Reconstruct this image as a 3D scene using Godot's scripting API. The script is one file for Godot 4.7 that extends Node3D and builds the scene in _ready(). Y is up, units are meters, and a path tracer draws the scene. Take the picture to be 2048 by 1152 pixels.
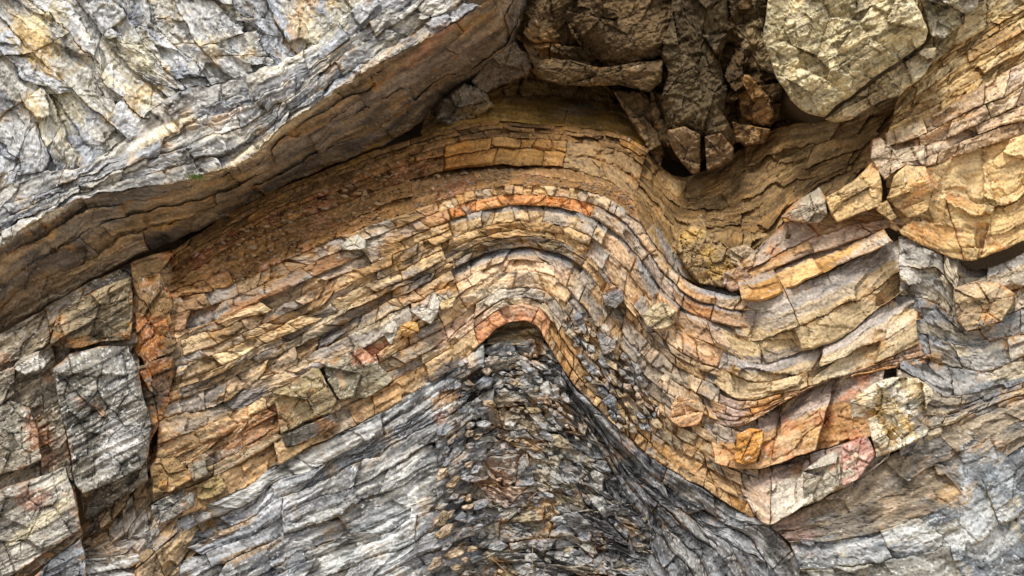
extends Node3D
# A folded rock face: beds traced as pairs of curves (photo pixels and depth in metres), cut into blocks, each block a relief mesh of its own.

const K := 0.004            # metres per photo pixel in the plane z = 0
const CAM := 15.0           # metres from that plane to the camera
const Q := 2.06             # photo pixels between mesh points
const SAT := 0.90           # how much of a sampled colour is kept against its grey
const ALB := 0.92           # sampled colour to base colour

var FBM := PackedFloat32Array()
var RDG := PackedFloat32Array()
var FAC := PackedFloat32Array()
var CRK := PackedFloat32Array()
var IDS := PackedFloat32Array()
var LAM := PackedFloat32Array()
var jobs := []
var done := []
var splats := []
var hits := []              # [x, y, z] of all knots, for the rock behind
var rng := RandomNumberGenerator.new()
var rock: StandardMaterial3D
var taken := {}


func _ready():
	var cam := Camera3D.new()
	cam.name = "camera"
	cam.position = Vector3(0, 0, CAM)
	cam.fov = rad_to_deg(2.0 * atan(576.0 * K / CAM))
	cam.near = 0.1
	cam.far = 400.0
	add_child(cam)
	var sky_mat := ProceduralSkyMaterial.new()
	sky_mat.sky_top_color = Color(0.97, 0.97, 0.98)
	sky_mat.sky_horizon_color = Color(0.56, 0.56, 0.57)
	sky_mat.sky_curve = 0.35
	sky_mat.ground_bottom_color = Color(0.42, 0.40, 0.37)
	sky_mat.ground_horizon_color = Color(0.60, 0.58, 0.55)
	var sky := Sky.new()
	sky.sky_material = sky_mat
	var env := Environment.new()
	env.background_mode = Environment.BG_SKY
	env.sky = sky
	env.tonemap_mode = Environment.TONE_MAPPER_LINEAR
	env.tonemap_exposure = 2.08
	env.sdfgi_enabled = true
	env.ssao_enabled = true
	env.ssil_enabled = true
	var we := WorldEnvironment.new()
	we.name = "environment"
	we.environment = env
	add_child(we)
	var sun := DirectionalLight3D.new()
	sun.name = "sun"
	sun.light_energy = 0.45
	sun.light_angular_distance = 12.0
	sun.light_color = Color(1.0, 0.97, 0.93)
	sun.rotation_degrees = Vector3(-52, -22, 0)
	sun.shadow_enabled = true
	add_child(sun)

	rng.seed = 77
	tables()
	rock = StandardMaterial3D.new()
	rock.vertex_color_use_as_albedo = true
	rock.roughness = 0.88
	rock.metallic_specular = 0.3
	var grit := FastNoiseLite.new()
	grit.seed = 31
	grit.frequency = 0.05
	grit.fractal_octaves = 4
	var gt := NoiseTexture2D.new()
	gt.width = 1024
	gt.height = 1024
	gt.seamless = true
	gt.noise = grit
	rock.heightmap_enabled = true
	rock.heightmap_texture = gt
	rock.heightmap_scale = 0.6
	rock.uv1_triplanar = true
	rock.uv1_world_triplanar = true
	rock.uv1_scale = Vector3(0.6, 0.6, 0.6)
	stains()
	layers()
	chunks()
	rubble()
	run_jobs()
	behind()
	small_things()


# ---------------------------------------------------------------- tables
func tables():
	var n := FastNoiseLite.new()
	n.seed = 5
	n.noise_type = FastNoiseLite.TYPE_SIMPLEX_SMOOTH
	n.frequency = 0.022
	n.fractal_type = FastNoiseLite.FRACTAL_FBM
	n.fractal_octaves = 5
	FBM = spread(n.get_seamless_image(512, 512))
	n.seed = 9
	n.frequency = 0.03
	n.fractal_type = FastNoiseLite.FRACTAL_RIDGED
	n.fractal_octaves = 4
	RDG = spread(n.get_seamless_image(512, 512))
	# tilted facets: a Voronoi pattern that tiles, each cell a plane of its own
	var g := 13
	var cell := 512.0 / g
	var px := PackedFloat32Array()
	var data := []
	for j in g:
		for i in g:
			data.append([(i + rng.randf()) * cell, (j + rng.randf()) * cell, rng.randf_range(-1, 1), rng.randf_range(-1, 1), rng.randf_range(-1, 1), rng.randf()])
	var X := PackedFloat32Array()
	var Y := PackedFloat32Array()
	for d in data:
		X.append(d[0])
		Y.append(d[1])
	FAC.resize(512 * 512)
	CRK.resize(512 * 512)
	IDS.resize(512 * 512)
	for y in 512:
		var cy := int(y / cell)
		for x in 512:
			var cx := int(x / cell)
			var d1 := 1e9
			var d2 := 1e9
			var best := 0
			var bx := 0.0
			var by := 0.0
			for oy in [-1, 0, 1]:
				var jy: int = posmod(cy + oy, g)
				for ox in [-1, 0, 1]:
					var at: int = jy * g + posmod(cx + ox, g)
					var dx: float = x - X[at]
					var dy: float = y - Y[at]
					if dx > 256: dx -= 512
					elif dx < -256: dx += 512
					if dy > 256: dy -= 512
					elif dy < -256: dy += 512
					var d := dx * dx + dy * dy
					if d < d1:
						d2 = d1
						d1 = d
						best = at
						bx = dx
						by = dy
					elif d < d2:
						d2 = d
			var c = data[best]
			var o := y * 512 + x
			FAC[o] = c[2] * 0.45 + (c[3] * bx + c[4] * by) / cell
			CRK[o] = (sqrt(d2) - sqrt(d1)) / cell
			IDS[o] = c[5]
	LAM.resize(512)
	var k := 0
	while k < 512:
		var run := rng.randi_range(2, 9)
		var level := rng.randf_range(-1, 1)
		var lean := rng.randf_range(-0.05, 0.12)
		for r in run:
			if k < 512:
				LAM[k] = level + lean * r
			k += 1


func spread(im: Image) -> PackedFloat32Array:
	# a noise picture as numbers whose middle is 0.5 and whose spread fills 0..1
	im.convert(Image.FORMAT_L8)
	var raw := im.get_data()
	var out := PackedFloat32Array()
	out.resize(raw.size())
	var mean := 0.0
	for b in raw: mean += b
	mean /= raw.size()
	var dev := 0.0
	for b in raw: dev += (b - mean) * (b - mean)
	dev = sqrt(dev / raw.size())
	for i in raw.size():
		out[i] = clampf(0.5 + (raw[i] - mean) / dev * 0.22, 0.0, 1.0)
	return out


# ---------------------------------------------------------------- colours
func lin(hex: String) -> Color:
	var c := Color(hex).srgb_to_linear()
	var l := c.r * 0.3 + c.g * 0.55 + c.b * 0.15
	return Color(lerpf(l, c.r, SAT) * ALB, lerpf(l, c.g, SAT) * ALB, lerpf(l, c.b, SAT) * ALB)


func pal(text: String) -> Array:
	var out := []
	for h in text.split(" "):
		out.append(lin(h))
	return out


# a palette made richer and deeper: s spreads the colours from their grey, d scales them, warm leans them to orange
func richer(text: String, s: float, d: float, warm: float) -> Array:
	var out := pal(text)
	for i in out.size():
		var c: Color = out[i]
		var l := c.r * 0.3 + c.g * 0.55 + c.b * 0.15
		out[i] = Color(maxf(lerpf(l, c.r, s), 0.0) * d * (1.0 + warm), maxf(lerpf(l, c.g, s), 0.0) * d * (1.0 - warm * 0.8), maxf(lerpf(l, c.b, s), 0.004) * d * (1.0 - warm * 0.8))
	return out


func stain(x, y, rx, ry, deg, hex, w := 0.8):
	splats.append([float(x), float(y), float(rx), float(ry), cos(deg_to_rad(deg)), sin(deg_to_rad(deg)), lin(hex), w])


# ---------------------------------------------------------------- curves
func knots(text: String) -> PackedVector3Array:
	var out := PackedVector3Array()
	for t in text.split(" ", false):
		var p := t.split(",")
		out.append(Vector3(float(p[0]), float(p[1]), float(p[2]) if p.size() > 2 else 0.0))
	return out


func spline(c: PackedVector3Array, u: float) -> Vector3:
	var n := c.size() - 1
	u = clampf(u, 0.0, n)
	var i := mini(int(u), n - 1)
	var f := u - i
	var a := c[i]
	var b := c[i + 1]
	var before := c[i - 1] if i > 0 else a * 2.0 - b
	var after := c[i + 2] if i + 2 <= n else b * 2.0 - a
	return a.cubic_interpolate(b, before, after, f)


func world(p: Vector3) -> Vector3:
	var s := (CAM - p.z) / CAM * K
	return Vector3((p.x - 1024.0) * s, (576.0 - p.y) * s, p.z)


func thing(called: String, label: String, category: String, group := "") -> Node3D:
	var o := Node3D.new()
	taken[called] = taken.get(called, 0) + 1
	o.name = called if taken[called] == 1 else "%s_%03d" % [called, taken[called] - 1]
	add_child(o, true)
	o.set_meta("label", label)
	o.set_meta("category", category)
	if group:
		o.set_meta("group", group)
	return o


# A bed: the strip between two curves with as many knots each, split into rows and, along each row, into blocks.
# o: rows (count or fractions), len (block length in px), gap, depth, prot, tilt, bev, bw, fac, fs, lam, ls, rough, cap, capd, sag, warp, pal, alt, con, scuff, rust, from, to
func bed(called: String, label: String, category: String, top_text, bot_text, o: Dictionary, part := "block"):
	var top: PackedVector3Array = knots(top_text) if top_text is String else top_text
	var bot: PackedVector3Array = knots(bot_text) if bot_text is String else bot_text
	for p in top: hits.append(p)
	for p in bot: hits.append(p)
	var root := thing(called, label, category, o.get("group", ""))
	var fr := []
	if o.get("rows", 1) is Array:
		fr = o.rows
	else:
		var n: int = o.get("rows", 1)
		fr = [0.0]
		var acc := []
		var sum := 0.0
		for k in n:
			acc.append(rng.randf_range(0.6, 1.4))
			sum += acc[-1]
		var run := 0.0
		for k in n:
			run += acc[k]
			fr.append(run / sum)
	var u_from: float = o.get("from", 0.0)
	var u_to: float = o.get("to", top.size() - 1.0)
	var s0 := rng.randf() * 400.0
	var colors: Array = richer(o.pal, o.get("rich", 1.0), o.get("deep", 1.0), o.get("warm", 0.0))
	var caps: Array = pal(o.get("cappal", o.pal))
	var mean := Color(0, 0, 0)
	for c in colors: mean += c * (1.0 / colors.size())
	var rag: Array = o.get("ragged", [0.0, 0.0])
	var u_a := u_from
	var u_b := u_to
	var comp: float = o.get("comp", 0.0)
	var wob: float = o.get("wob", 0.35)
	for r in fr.size() - 1:
		var v0: float = fr[r]
		var v1: float = fr[r + 1]
		var vm := (v0 + v1) / 2
		u_from = u_a + rng.randf() * rag[0]
		u_to = u_b - rng.randf() * rag[1]
		# arc length along the middle of the row
		var steps := int((u_to - u_from) * 12) + 2
		var lens := PackedFloat32Array([0.0])
		var us := PackedFloat32Array([u_from])
		var last := Vector3()
		for k in steps + 1:
			var u := lerpf(u_from, u_to, float(k) / steps)
			var p := spline(top, u).lerp(spline(bot, u), vm)
			p.z = 0
			if k:
				lens.append(lens[-1] + p.distance_to(last))
				us.append(u)
			last = p
		var total := lens[-1]
		var cuts := [0.0]
		var L: float = o.get("len", 60.0) * rng.randf_range(0.7, 1.6)
		while cuts[-1] < total:
			var step := L * rng.randf_range(0.45, 1.6)
			if rng.randf() < 0.12: step *= 1.7
			if total - cuts[-1] - step < L * 0.35: step = total - cuts[-1] + 0.001
			cuts.append(minf(cuts[-1] + step, total) if cuts[-1] + step < total else total + 0.01)
		cuts[-1] = total
		var lean0 := 0.0
		var joint0 := opening()
		for c in cuts.size() - 1:
			var ua := where_at(lens, us, cuts[c])
			var ub := where_at(lens, us, cuts[c + 1])
			var lean1: float = rng.randf_range(-1, 1) * o.get("lean", 0.12) * minf(L, 60.0) / maxf(total, 1.0) * (u_to - u_from) if c < cuts.size() - 2 else 0.0
			var blen: float = cuts[c + 1] - cuts[c]
			var pa := spline(top, (ua + ub) / 2).lerp(spline(bot, (ua + ub) / 2), vm)
			var edge := 50.0 + blen * 0.6
			var q := Q if pa.x > -edge and pa.x < 2048 + edge and pa.y > -edge and pa.y < 1152 + edge else 6.0
			var nu := maxi(4, int(blen / q) + 2)
			var tops := PackedVector3Array()
			var bots := PackedVector3Array()
			var g: float = o.get("gap", 1.0)
			var gl := minf(joint0 * g / blen, 0.2)
			var joint1 := opening()
			var gr := minf(joint1 * g / blen, 0.2)
			joint0 = joint1
			var uu := PackedFloat32Array()
			for k in nu + 1:
				var f := 0.0 if k == 0 else 1.0 if k == nu else gl + (1.0 - gl - gr) * (k - 1) / (nu - 2.0)
				uu.append(f)
				var ut := lerpf(ua + lean0, ub + lean1, f)
				var ubo := lerpf(ua - lean0, ub - lean1, f)
				var tA := spline(top, ut)
				var bA := spline(bot, ut)
				var tB := spline(top, ubo)
				var bB := spline(bot, ubo)
				tops.append(tA.lerp(bA, seam(fr, r, tA, wob)))
				bots.append(tB.lerp(bB, seam(fr, r + 1, tB, wob)))
			lean0 = lean1
			var thick := tops[nu / 2].distance_to(bots[nu / 2])
			# colours and steps are shared by neighbours across the seams
			var centre := tops[nu / 2].lerp(bots[nu / 2], 0.5)
			var patch := FBM[(int(centre.y * 0.75 + 40) & 511) * 512 + (int(centre.x * 0.6) & 511)]
			var pick := clampi(int((patch * 0.8 + rng.randf_range(-0.25, 0.45)) * colors.size()), 0, colors.size() - 1)
			var base: Color = colors[pick].lerp(colors[rng.randi() % colors.size()], rng.randf() * 0.4).lerp(mean, 0.4)
			var run_at := int((centre.x * 0.88 - centre.y * 0.47) / 62.0 + rng.randf_range(-0.3, 0.3))
			var shove := comp * (IDS[(absi(run_at * 7919) & 511) * 512 + (absi(run_at * 104729) & 511)] - 0.5)
			var alt: Color = colors[rng.randi() % colors.size()]
			var bright := rng.randf_range(0.84, 1.16)
			jobs.append({"root": root, "part": "slab" if blen > 2.4 * thick else "chip" if blen * thick < 500.0 else part, "tops": tops, "bots": bots, "uu": uu, "nu": nu, "thick": thick, "a0": cuts[c], "s0": s0 + v0 * 300.0, "blen": blen,
				"base": base * bright, "alt": alt * bright, "cap": o.get("cap", 0.0) if r == 0 or o.get("capall", false) else 0.0, "capcol": caps[rng.randi() % caps.size()], "o": o, "seed": rng.randi(), "closed": false,
				"prot": shove + rng.randf_range(-1, 1) * o.get("prot", 0.015), "planes": [], "gt": g * opening(), "gb": g * opening(), "q": q})


# where a seam between rows runs at this point: it wanders a little
func seam(fr: Array, k: int, p: Vector3, wob: float) -> float:
	if k == 0 or k == fr.size() - 1:
		return fr[k]
	var room: float = minf(fr[k] - fr[k - 1], fr[k + 1] - fr[k])
	return fr[k] + room * wob * (FBM[(int(p.y * 0.16 + k * 91) & 511) * 512 + (int(p.x * 0.22 + k * 57) & 511)] - 0.5) * 1.3


# most joints are tight, a few stand open
func opening() -> float:
	var r := rng.randf()
	return rng.randf_range(0.15, 0.5) if r < 0.55 else rng.randf_range(0.5, 1.2) if r < 0.87 else rng.randf_range(1.4, 3.0)


func where_at(lens: PackedFloat32Array, us: PackedFloat32Array, at: float) -> float:
	var i := clampi(lens.bsearch(at), 1, lens.size() - 1)
	return lerpf(us[i - 1], us[i], clampf((at - lens[i - 1]) / maxf(lens[i] - lens[i - 1], 1e-6), 0, 1))


# A boulder or a block that stands out: an outline in the picture with its own depth; its front is the lowest of some planes (x, y, z, slope across, slope down).
func chunk(called: String, label: String, category: String, outline: String, planes: Array, o: Dictionary, group := "") -> Node3D:
	var root := thing(called, label, category, group)
	stone_into(root, knots(outline), planes, o)
	return root


func stone_into(root: Node3D, poly: PackedVector3Array, planes: Array, o: Dictionary):
	var area := 0.0
	var mid := Vector3()
	for i in poly.size():
		var a := poly[i]
		var b := poly[(i + 1) % poly.size()]
		area += a.x * b.y - b.x * a.y
		mid += a / poly.size()
	if area < 0: poly.reverse()
	var total := 0.0
	for i in poly.size(): total += poly[i].distance_to(poly[(i + 1) % poly.size()])
	var ring := PackedVector3Array()
	var nu := maxi(16, int(total / o.get("q", Q)))
	var per := total / nu
	var run := 0.0
	for i in poly.size():
		var a := poly[i]
		var b := poly[(i + 1) % poly.size()]
		var d := a.distance_to(b)
		while run < d and ring.size() < nu:
			ring.append(a.lerp(b, run / d))
			run += per
		run -= d
	nu = ring.size()
	# round the corners a little
	for pass_ in int(o.get("round", 3)):
		var old := ring.duplicate()
		for i in nu: ring[i] = (old[posmod(i - 1, nu)] + old[i] * 2.0 + old[(i + 1) % nu]) / 4.0
	ring.append(ring[0])
	var bots := PackedVector3Array()
	var uu := PackedFloat32Array()
	var far := 0.0
	for i in nu + 1:
		bots.append(mid)
		uu.append(float(i) / nu)
		far += ring[i].distance_to(mid) / (nu + 1)
	var colors := richer(o.pal, o.get("rich", 1.0), o.get("deep", 1.0), o.get("warm", 0.0))
	var caps := pal(o.get("cappal", o.pal))
	jobs.append({"root": root, "part": o.get("part", "stone"), "tops": ring, "bots": bots, "uu": uu, "nu": nu, "thick": far, "a0": 0.0, "s0": rng.randf() * 400, "blen": total, "base": colors[0], "alt": colors[1 % colors.size()],
		"cap": 0.0, "capcol": caps[0], "o": o, "seed": rng.randi(), "closed": true, "prot": 0.0, "planes": planes, "gt": 1.5, "gb": 1.5, "q": o.get("q", Q)})
	if o.get("depth", 0.3) > 0.15:
		for p in poly: hits.append(Vector3(p.x, p.y, planes[0][2] - o.get("depth", 0.3)))


# ---------------------------------------------------------------- relief
func relief(at: int):
	var j: Dictionary = jobs[at]
	var o: Dictionary = j.o
	var r := RandomNumberGenerator.new()
	r.seed = j.seed
	var nu: int = j.nu
	var tops: PackedVector3Array = j.tops
	var bots: PackedVector3Array = j.bots
	var uu: PackedFloat32Array = j.uu
	var thick: float = j.thick
	var blen: float = j.blen
	var closed: bool = j.closed
	var nv := maxi(4, int(thick / j.q) + 2)
	var gv := minf(j.gt / thick, 0.2)
	var gw := minf(j.gb / thick, 0.2)
	var vv := PackedFloat32Array()
	for k in nv + 1:
		if closed:
			vv.append(0.0 if k == 0 else gv + (1.0 - gv) * (k - 1) / (nv - 1.0))
		else:
			vv.append(0.0 if k == 0 else 1.0 if k == nv else gv + (1.0 - gv - gw) * (k - 1) / (nv - 2.0))
	var depth: float = o.get("depth", 0.06) * (1.0 if closed else r.randf_range(0.25, 0.75))
	var prot: float = j.prot
	var tilt: float = o.get("tilt", 0.10)
	var tu := r.randf_range(-1, 1) * tilt * K
	var tv := r.randf_range(-1, 1) * tilt * K
	var bev: float = o.get("bev", 0.012)
	var bw: float = o.get("bw", 5.0) * r.randf_range(0.5, 1.1)
	var fac: float = o.get("fac", 0.015) * 1.3
	var fs: float = o.get("fs", 1.4)
	var lam: float = o.get("lam", 0.005)
	var ls: float = o.get("ls", 0.5)
	var rough: float = o.get("rough", 0.008)
	var sag: float = o.get("sag", 0.0)
	var warp: float = o.get("warp", 3.5)
	var cap: float = j.cap
	var capd: float = o.get("capd", 0.05)
	var con: float = o.get("con", 0.5)
	var scuff: float = o.get("scuff", 0.12)
	var rust: float = o.get("rust", 0.2) + 0.04
	var crack: float = o.get("crack", 0.012)
	var base: Color = j.base
	var alt: Color = j.alt
	var capcol: Color = j.capcol
	var white: Color = lin(o.get("white", "e6e2d8"))
	var rusty: Color = lin(o.get("rustcol", "b8873f"))
	var mineral: Color = lin("524c48")
	var dx := r.randi() & 511
	var dy := r.randi() & 511
	var a0: float = j.a0
	var s0: float = j.s0
	var planes: Array = j.planes
	var np := planes.size()
	# stains that reach this block
	var lo := Vector2(1e9, 1e9)
	var hi := Vector2(-1e9, -1e9)
	for k in [0, nu / 4, nu / 2, nu * 3 / 4, nu]:
		for p in [tops[k], bots[k]]:
			lo = lo.min(Vector2(p.x, p.y))
			hi = hi.max(Vector2(p.x, p.y))
	var near := []
	for s in splats:
		var reach: float = maxf(s[2], s[3]) * 1.3 + 12.0
		if s[0] + reach > lo.x and s[0] - reach < hi.x and s[1] + reach > lo.y and s[1] - reach < hi.y:
			near.append(s)
	var W := nu + 1
	var count := W * (nv + 1)
	var P := PackedVector3Array()
	var N := PackedVector3Array()
	var C := PackedColorArray()
	P.resize(count)
	N.resize(count)
	C.resize(count)
	# direction of the bed, for streaks
	var m := 0
	for jv in nv + 1:
		var v := vv[jv]
		for i in W:
			var u := uu[i]
			var p := tops[i].lerp(bots[i], v)
			var gx := int(p.x * 0.9) & 511
			var gy := int(p.y * 0.9) & 511
			var w1 := FBM[gy * 512 + gx] - 0.5
			var w2 := FBM[gx * 512 + ((gy + 200) & 511)] - 0.5
			p.x += w1 * warp
			p.y += w2 * warp
			var a: float
			var s: float
			var e: float
			if closed:
				# streaks of a boulder follow the dip of the beds
				a = p.x * 0.88 - p.y * 0.47
				s = p.x * 0.47 + p.y * 0.88
				e = v * tops[i].distance_to(bots[i])
				var z := 1e9
				for k in np:
					var q = planes[k]
					z = minf(z, q[2] + (q[3] * (p.x - q[0]) + q[4] * (p.y - q[1])) * K)
				p.z = z
			else:
				a = a0 + u * blen
				s = s0 + v * thick
				var eu := minf(u, 1.0 - u) * blen
				var ev := minf(v, 1.0 - v) * thick
				e = minf(eu, ev)
				if eu < bw and ev < bw:
					e = bw - sqrt((bw - eu) * (bw - eu) + (bw - ev) * (bw - ev))
				p.z -= sag * sin(PI * v)
			# shape
			var h := prot + tu * (u - 0.5) * blen + tv * (v - 0.5) * thick
			var fx := p.x * fs + dx
			var fy := p.y * fs + dy
			if not closed:
				fx = a * fs * 0.8 + dx
				fy = s * fs * 1.2 + dy
			var ix := int(fx)
			var iy := int(fy)
			var at1 := (iy & 511) * 512 + (ix & 511)
			h += fac * FAC[at1]
			# a second, finer set of facets
			var at2 := (int(fy * 2.7) & 511) * 512 + (int(fx * 2.7) & 511)
			h += fac * 0.26 * FAC[at2]
			var at3 := (int(fx * 6.1) & 511) * 512 + (int(fy * 6.1) & 511)
			h += fac * 0.10 * FAC[at3]
			var fid := IDS[at1]
			var low := FBM[(int(s * 0.7 + dy) & 511) * 512 + (int(a * 0.25 + dx) & 511)]
			h += lam * LAM[int(s * ls + (low - 0.5) * 4.0 + fid * 6.0 + 60) & 511]
			var fine := FBM[(int(p.y * 3.1) & 511) * 512 + (int(p.x * 3.1) & 511)]
			h += lam * 0.4 * LAM[int(s * ls * 2.7 + (low - 0.5) * 5.0 + fid * 17.0 + 90) & 511]
			h += rough * (fine - 0.5)
			var st := FBM[(int(s * 2.6 + dy) & 511) * 512 + (int(a * 0.45 + dx) & 511)]
			h += lam * 0.8 * (st - 0.5)
			if crack > 0.0:
				var ck := CRK[at1]
				if ck < 0.05 and w1 > -0.12:
					h -= crack * (1.0 - ck / 0.05)
				ck = CRK[at2]
				if ck < 0.09 and w2 > 0.06:
					h -= crack * 0.5 * (1.0 - ck / 0.09)
			var capped := 0.0
			if cap > 0.0 and v < cap * (0.88 + 0.24 * low):
				capped = 1.0
				h -= capd * (1.0 - v / (cap * (0.88 + 0.24 * low)))
			e += (fine - 0.45) * 7.0
			if e < bw:
				var b := 1.0 - maxf(e, 0.0) / bw
				h -= bev * b * b
			if jv == 0 and closed:
				h -= depth
			elif not closed and (jv == 0 or jv == nv or i == 0 or i == nu):
				h = -depth
			p.z += h
			# colour
			var c := base
			var t := clampf((low - 0.42) * 4.0, 0.0, 1.0)
			c = c.lerp(alt, t)
			if capped > 0.0:
				c = c.lerp(capcol, 0.85)
			var big := FBM[(int(p.y * 0.55 + 90) & 511) * 512 + (int(p.x * 0.55 + 33) & 511)]
			if big > 1.0 - rust:
				c = c.lerp(rusty, clampf((big - 1.0 + rust) * 3.0, 0.0, 0.55))
			for q in near:
				var ex: float = (p.x - q[0]) * q[4] + (p.y - q[1]) * q[5]
				var ey: float = (p.y - q[1]) * q[4] - (p.x - q[0]) * q[5]
				var d: float = sqrt(ex * ex / (q[2] * q[2]) + ey * ey / (q[3] * q[3])) + (low - 0.5) * 0.9 + (fine - 0.5) * 0.5 + (st - 0.5) * 0.9
				if d < 1.15:
					c = c.lerp(q[6], q[7] * clampf((1.15 - d) * 2.6, 0.0, 1.0))
			var grain := FBM[(int(p.y * 6.3) & 511) * 512 + (int(p.x * 6.3) & 511)]
			var mult := (1.0 + con * (st - 0.5) * 1.35) * (1.0 + 0.6 * (grain - 0.5)) * (0.84 + 0.2 * fid + 0.12 * IDS[at2])
			c = Color(c.r * mult, c.g * mult, c.b * mult)
			if e < 4.0 and big > 0.5:
				c = c.lerp(rusty * 0.8, 0.5 * clampf((big - 0.5) * 6.0, 0.0, 1.0))
			var cut := (low - 0.5) * 26.0
			if scuff > 0.0:
				var rg := RDG[(int(s * 2.3 + cut + dx) & 511) * 512 + (int(a * 0.8 + dy) & 511)] + (big - 0.5) * 0.55
				if rg > 1.02 - scuff:
					c = c.lerp(white, clampf((rg - 1.02 + scuff) * 9.0, 0.0, 0.8) * (1.0 if big < 0.62 else 0.3))
			var dk := RDG[(int(s * 1.9 - cut + dy) & 511) * 512 + (int(a * 0.7 + dx + 77) & 511)] - (big - 0.5) * 0.4
			if dk > 0.86:
				c = c.lerp(mineral, clampf((dk - 0.86) * 9.0, 0.0, 0.6))
			C[m] = c
			P[m] = world(p)
			m += 1
	# normals and faces
	m = 0
	for jv in nv + 1:
		var up := m - (W if jv > 0 else 0)
		for i in W:
			var l := m - 1 if i > 0 else m
			var rr := m + 1 if i < nu else m
			if closed and (i == 0 or i == nu):
				l = jv * W + nu - 1
				rr = jv * W + 1
			var a1 := m - W if jv > 0 else m
			var b1 := m + W if jv < nv else m
			var n := (P[b1] - P[a1]).cross(P[rr] - P[l])
			N[m] = n.normalized() if n.length_squared() > 1e-14 else Vector3(0, 0, 1)
			m += 1
	var I := PackedInt32Array()
	I.resize(nu * nv * 6)
	var k6 := 0
	for jv in nv:
		for i in nu:
			var q0 := jv * W + i
			I[k6] = q0
			I[k6 + 1] = q0 + 1
			I[k6 + 2] = q0 + W + 1
			I[k6 + 3] = q0
			I[k6 + 4] = q0 + W + 1
			I[k6 + 5] = q0 + W
			k6 += 6
	done[at] = [P, N, C, I]


func run_jobs():
	done.resize(jobs.size())
	var id := WorkerThreadPool.add_group_task(relief, jobs.size())
	WorkerThreadPool.wait_for_group_task_completion(id)
	var tris := 0
	for k in jobs.size():
		var d = done[k]
		tris += d[3].size() / 3
		put_mesh(jobs[k].root, jobs[k].part, d)
	print("pieces ", jobs.size(), " triangles ", tris)
	done.clear()


func put_mesh(root: Node3D, part: String, d: Array) -> MeshInstance3D:
	var arr := []
	arr.resize(Mesh.ARRAY_MAX)
	arr[Mesh.ARRAY_VERTEX] = d[0]
	arr[Mesh.ARRAY_NORMAL] = d[1]
	arr[Mesh.ARRAY_COLOR] = d[2]
	arr[Mesh.ARRAY_INDEX] = d[3]
	var am := ArrayMesh.new()
	am.add_surface_from_arrays(Mesh.PRIMITIVE_TRIANGLES, arr)
	am.surface_set_material(0, rock)
	var mi := MeshInstance3D.new()
	var n: int = root.get_meta("n_" + part, 0)
	root.set_meta("n_" + part, n + 1)
	mi.name = part if n == 0 else "%s_%03d" % [part, n]
	mi.mesh = am
	root.add_child(mi, true)
	return mi


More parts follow.
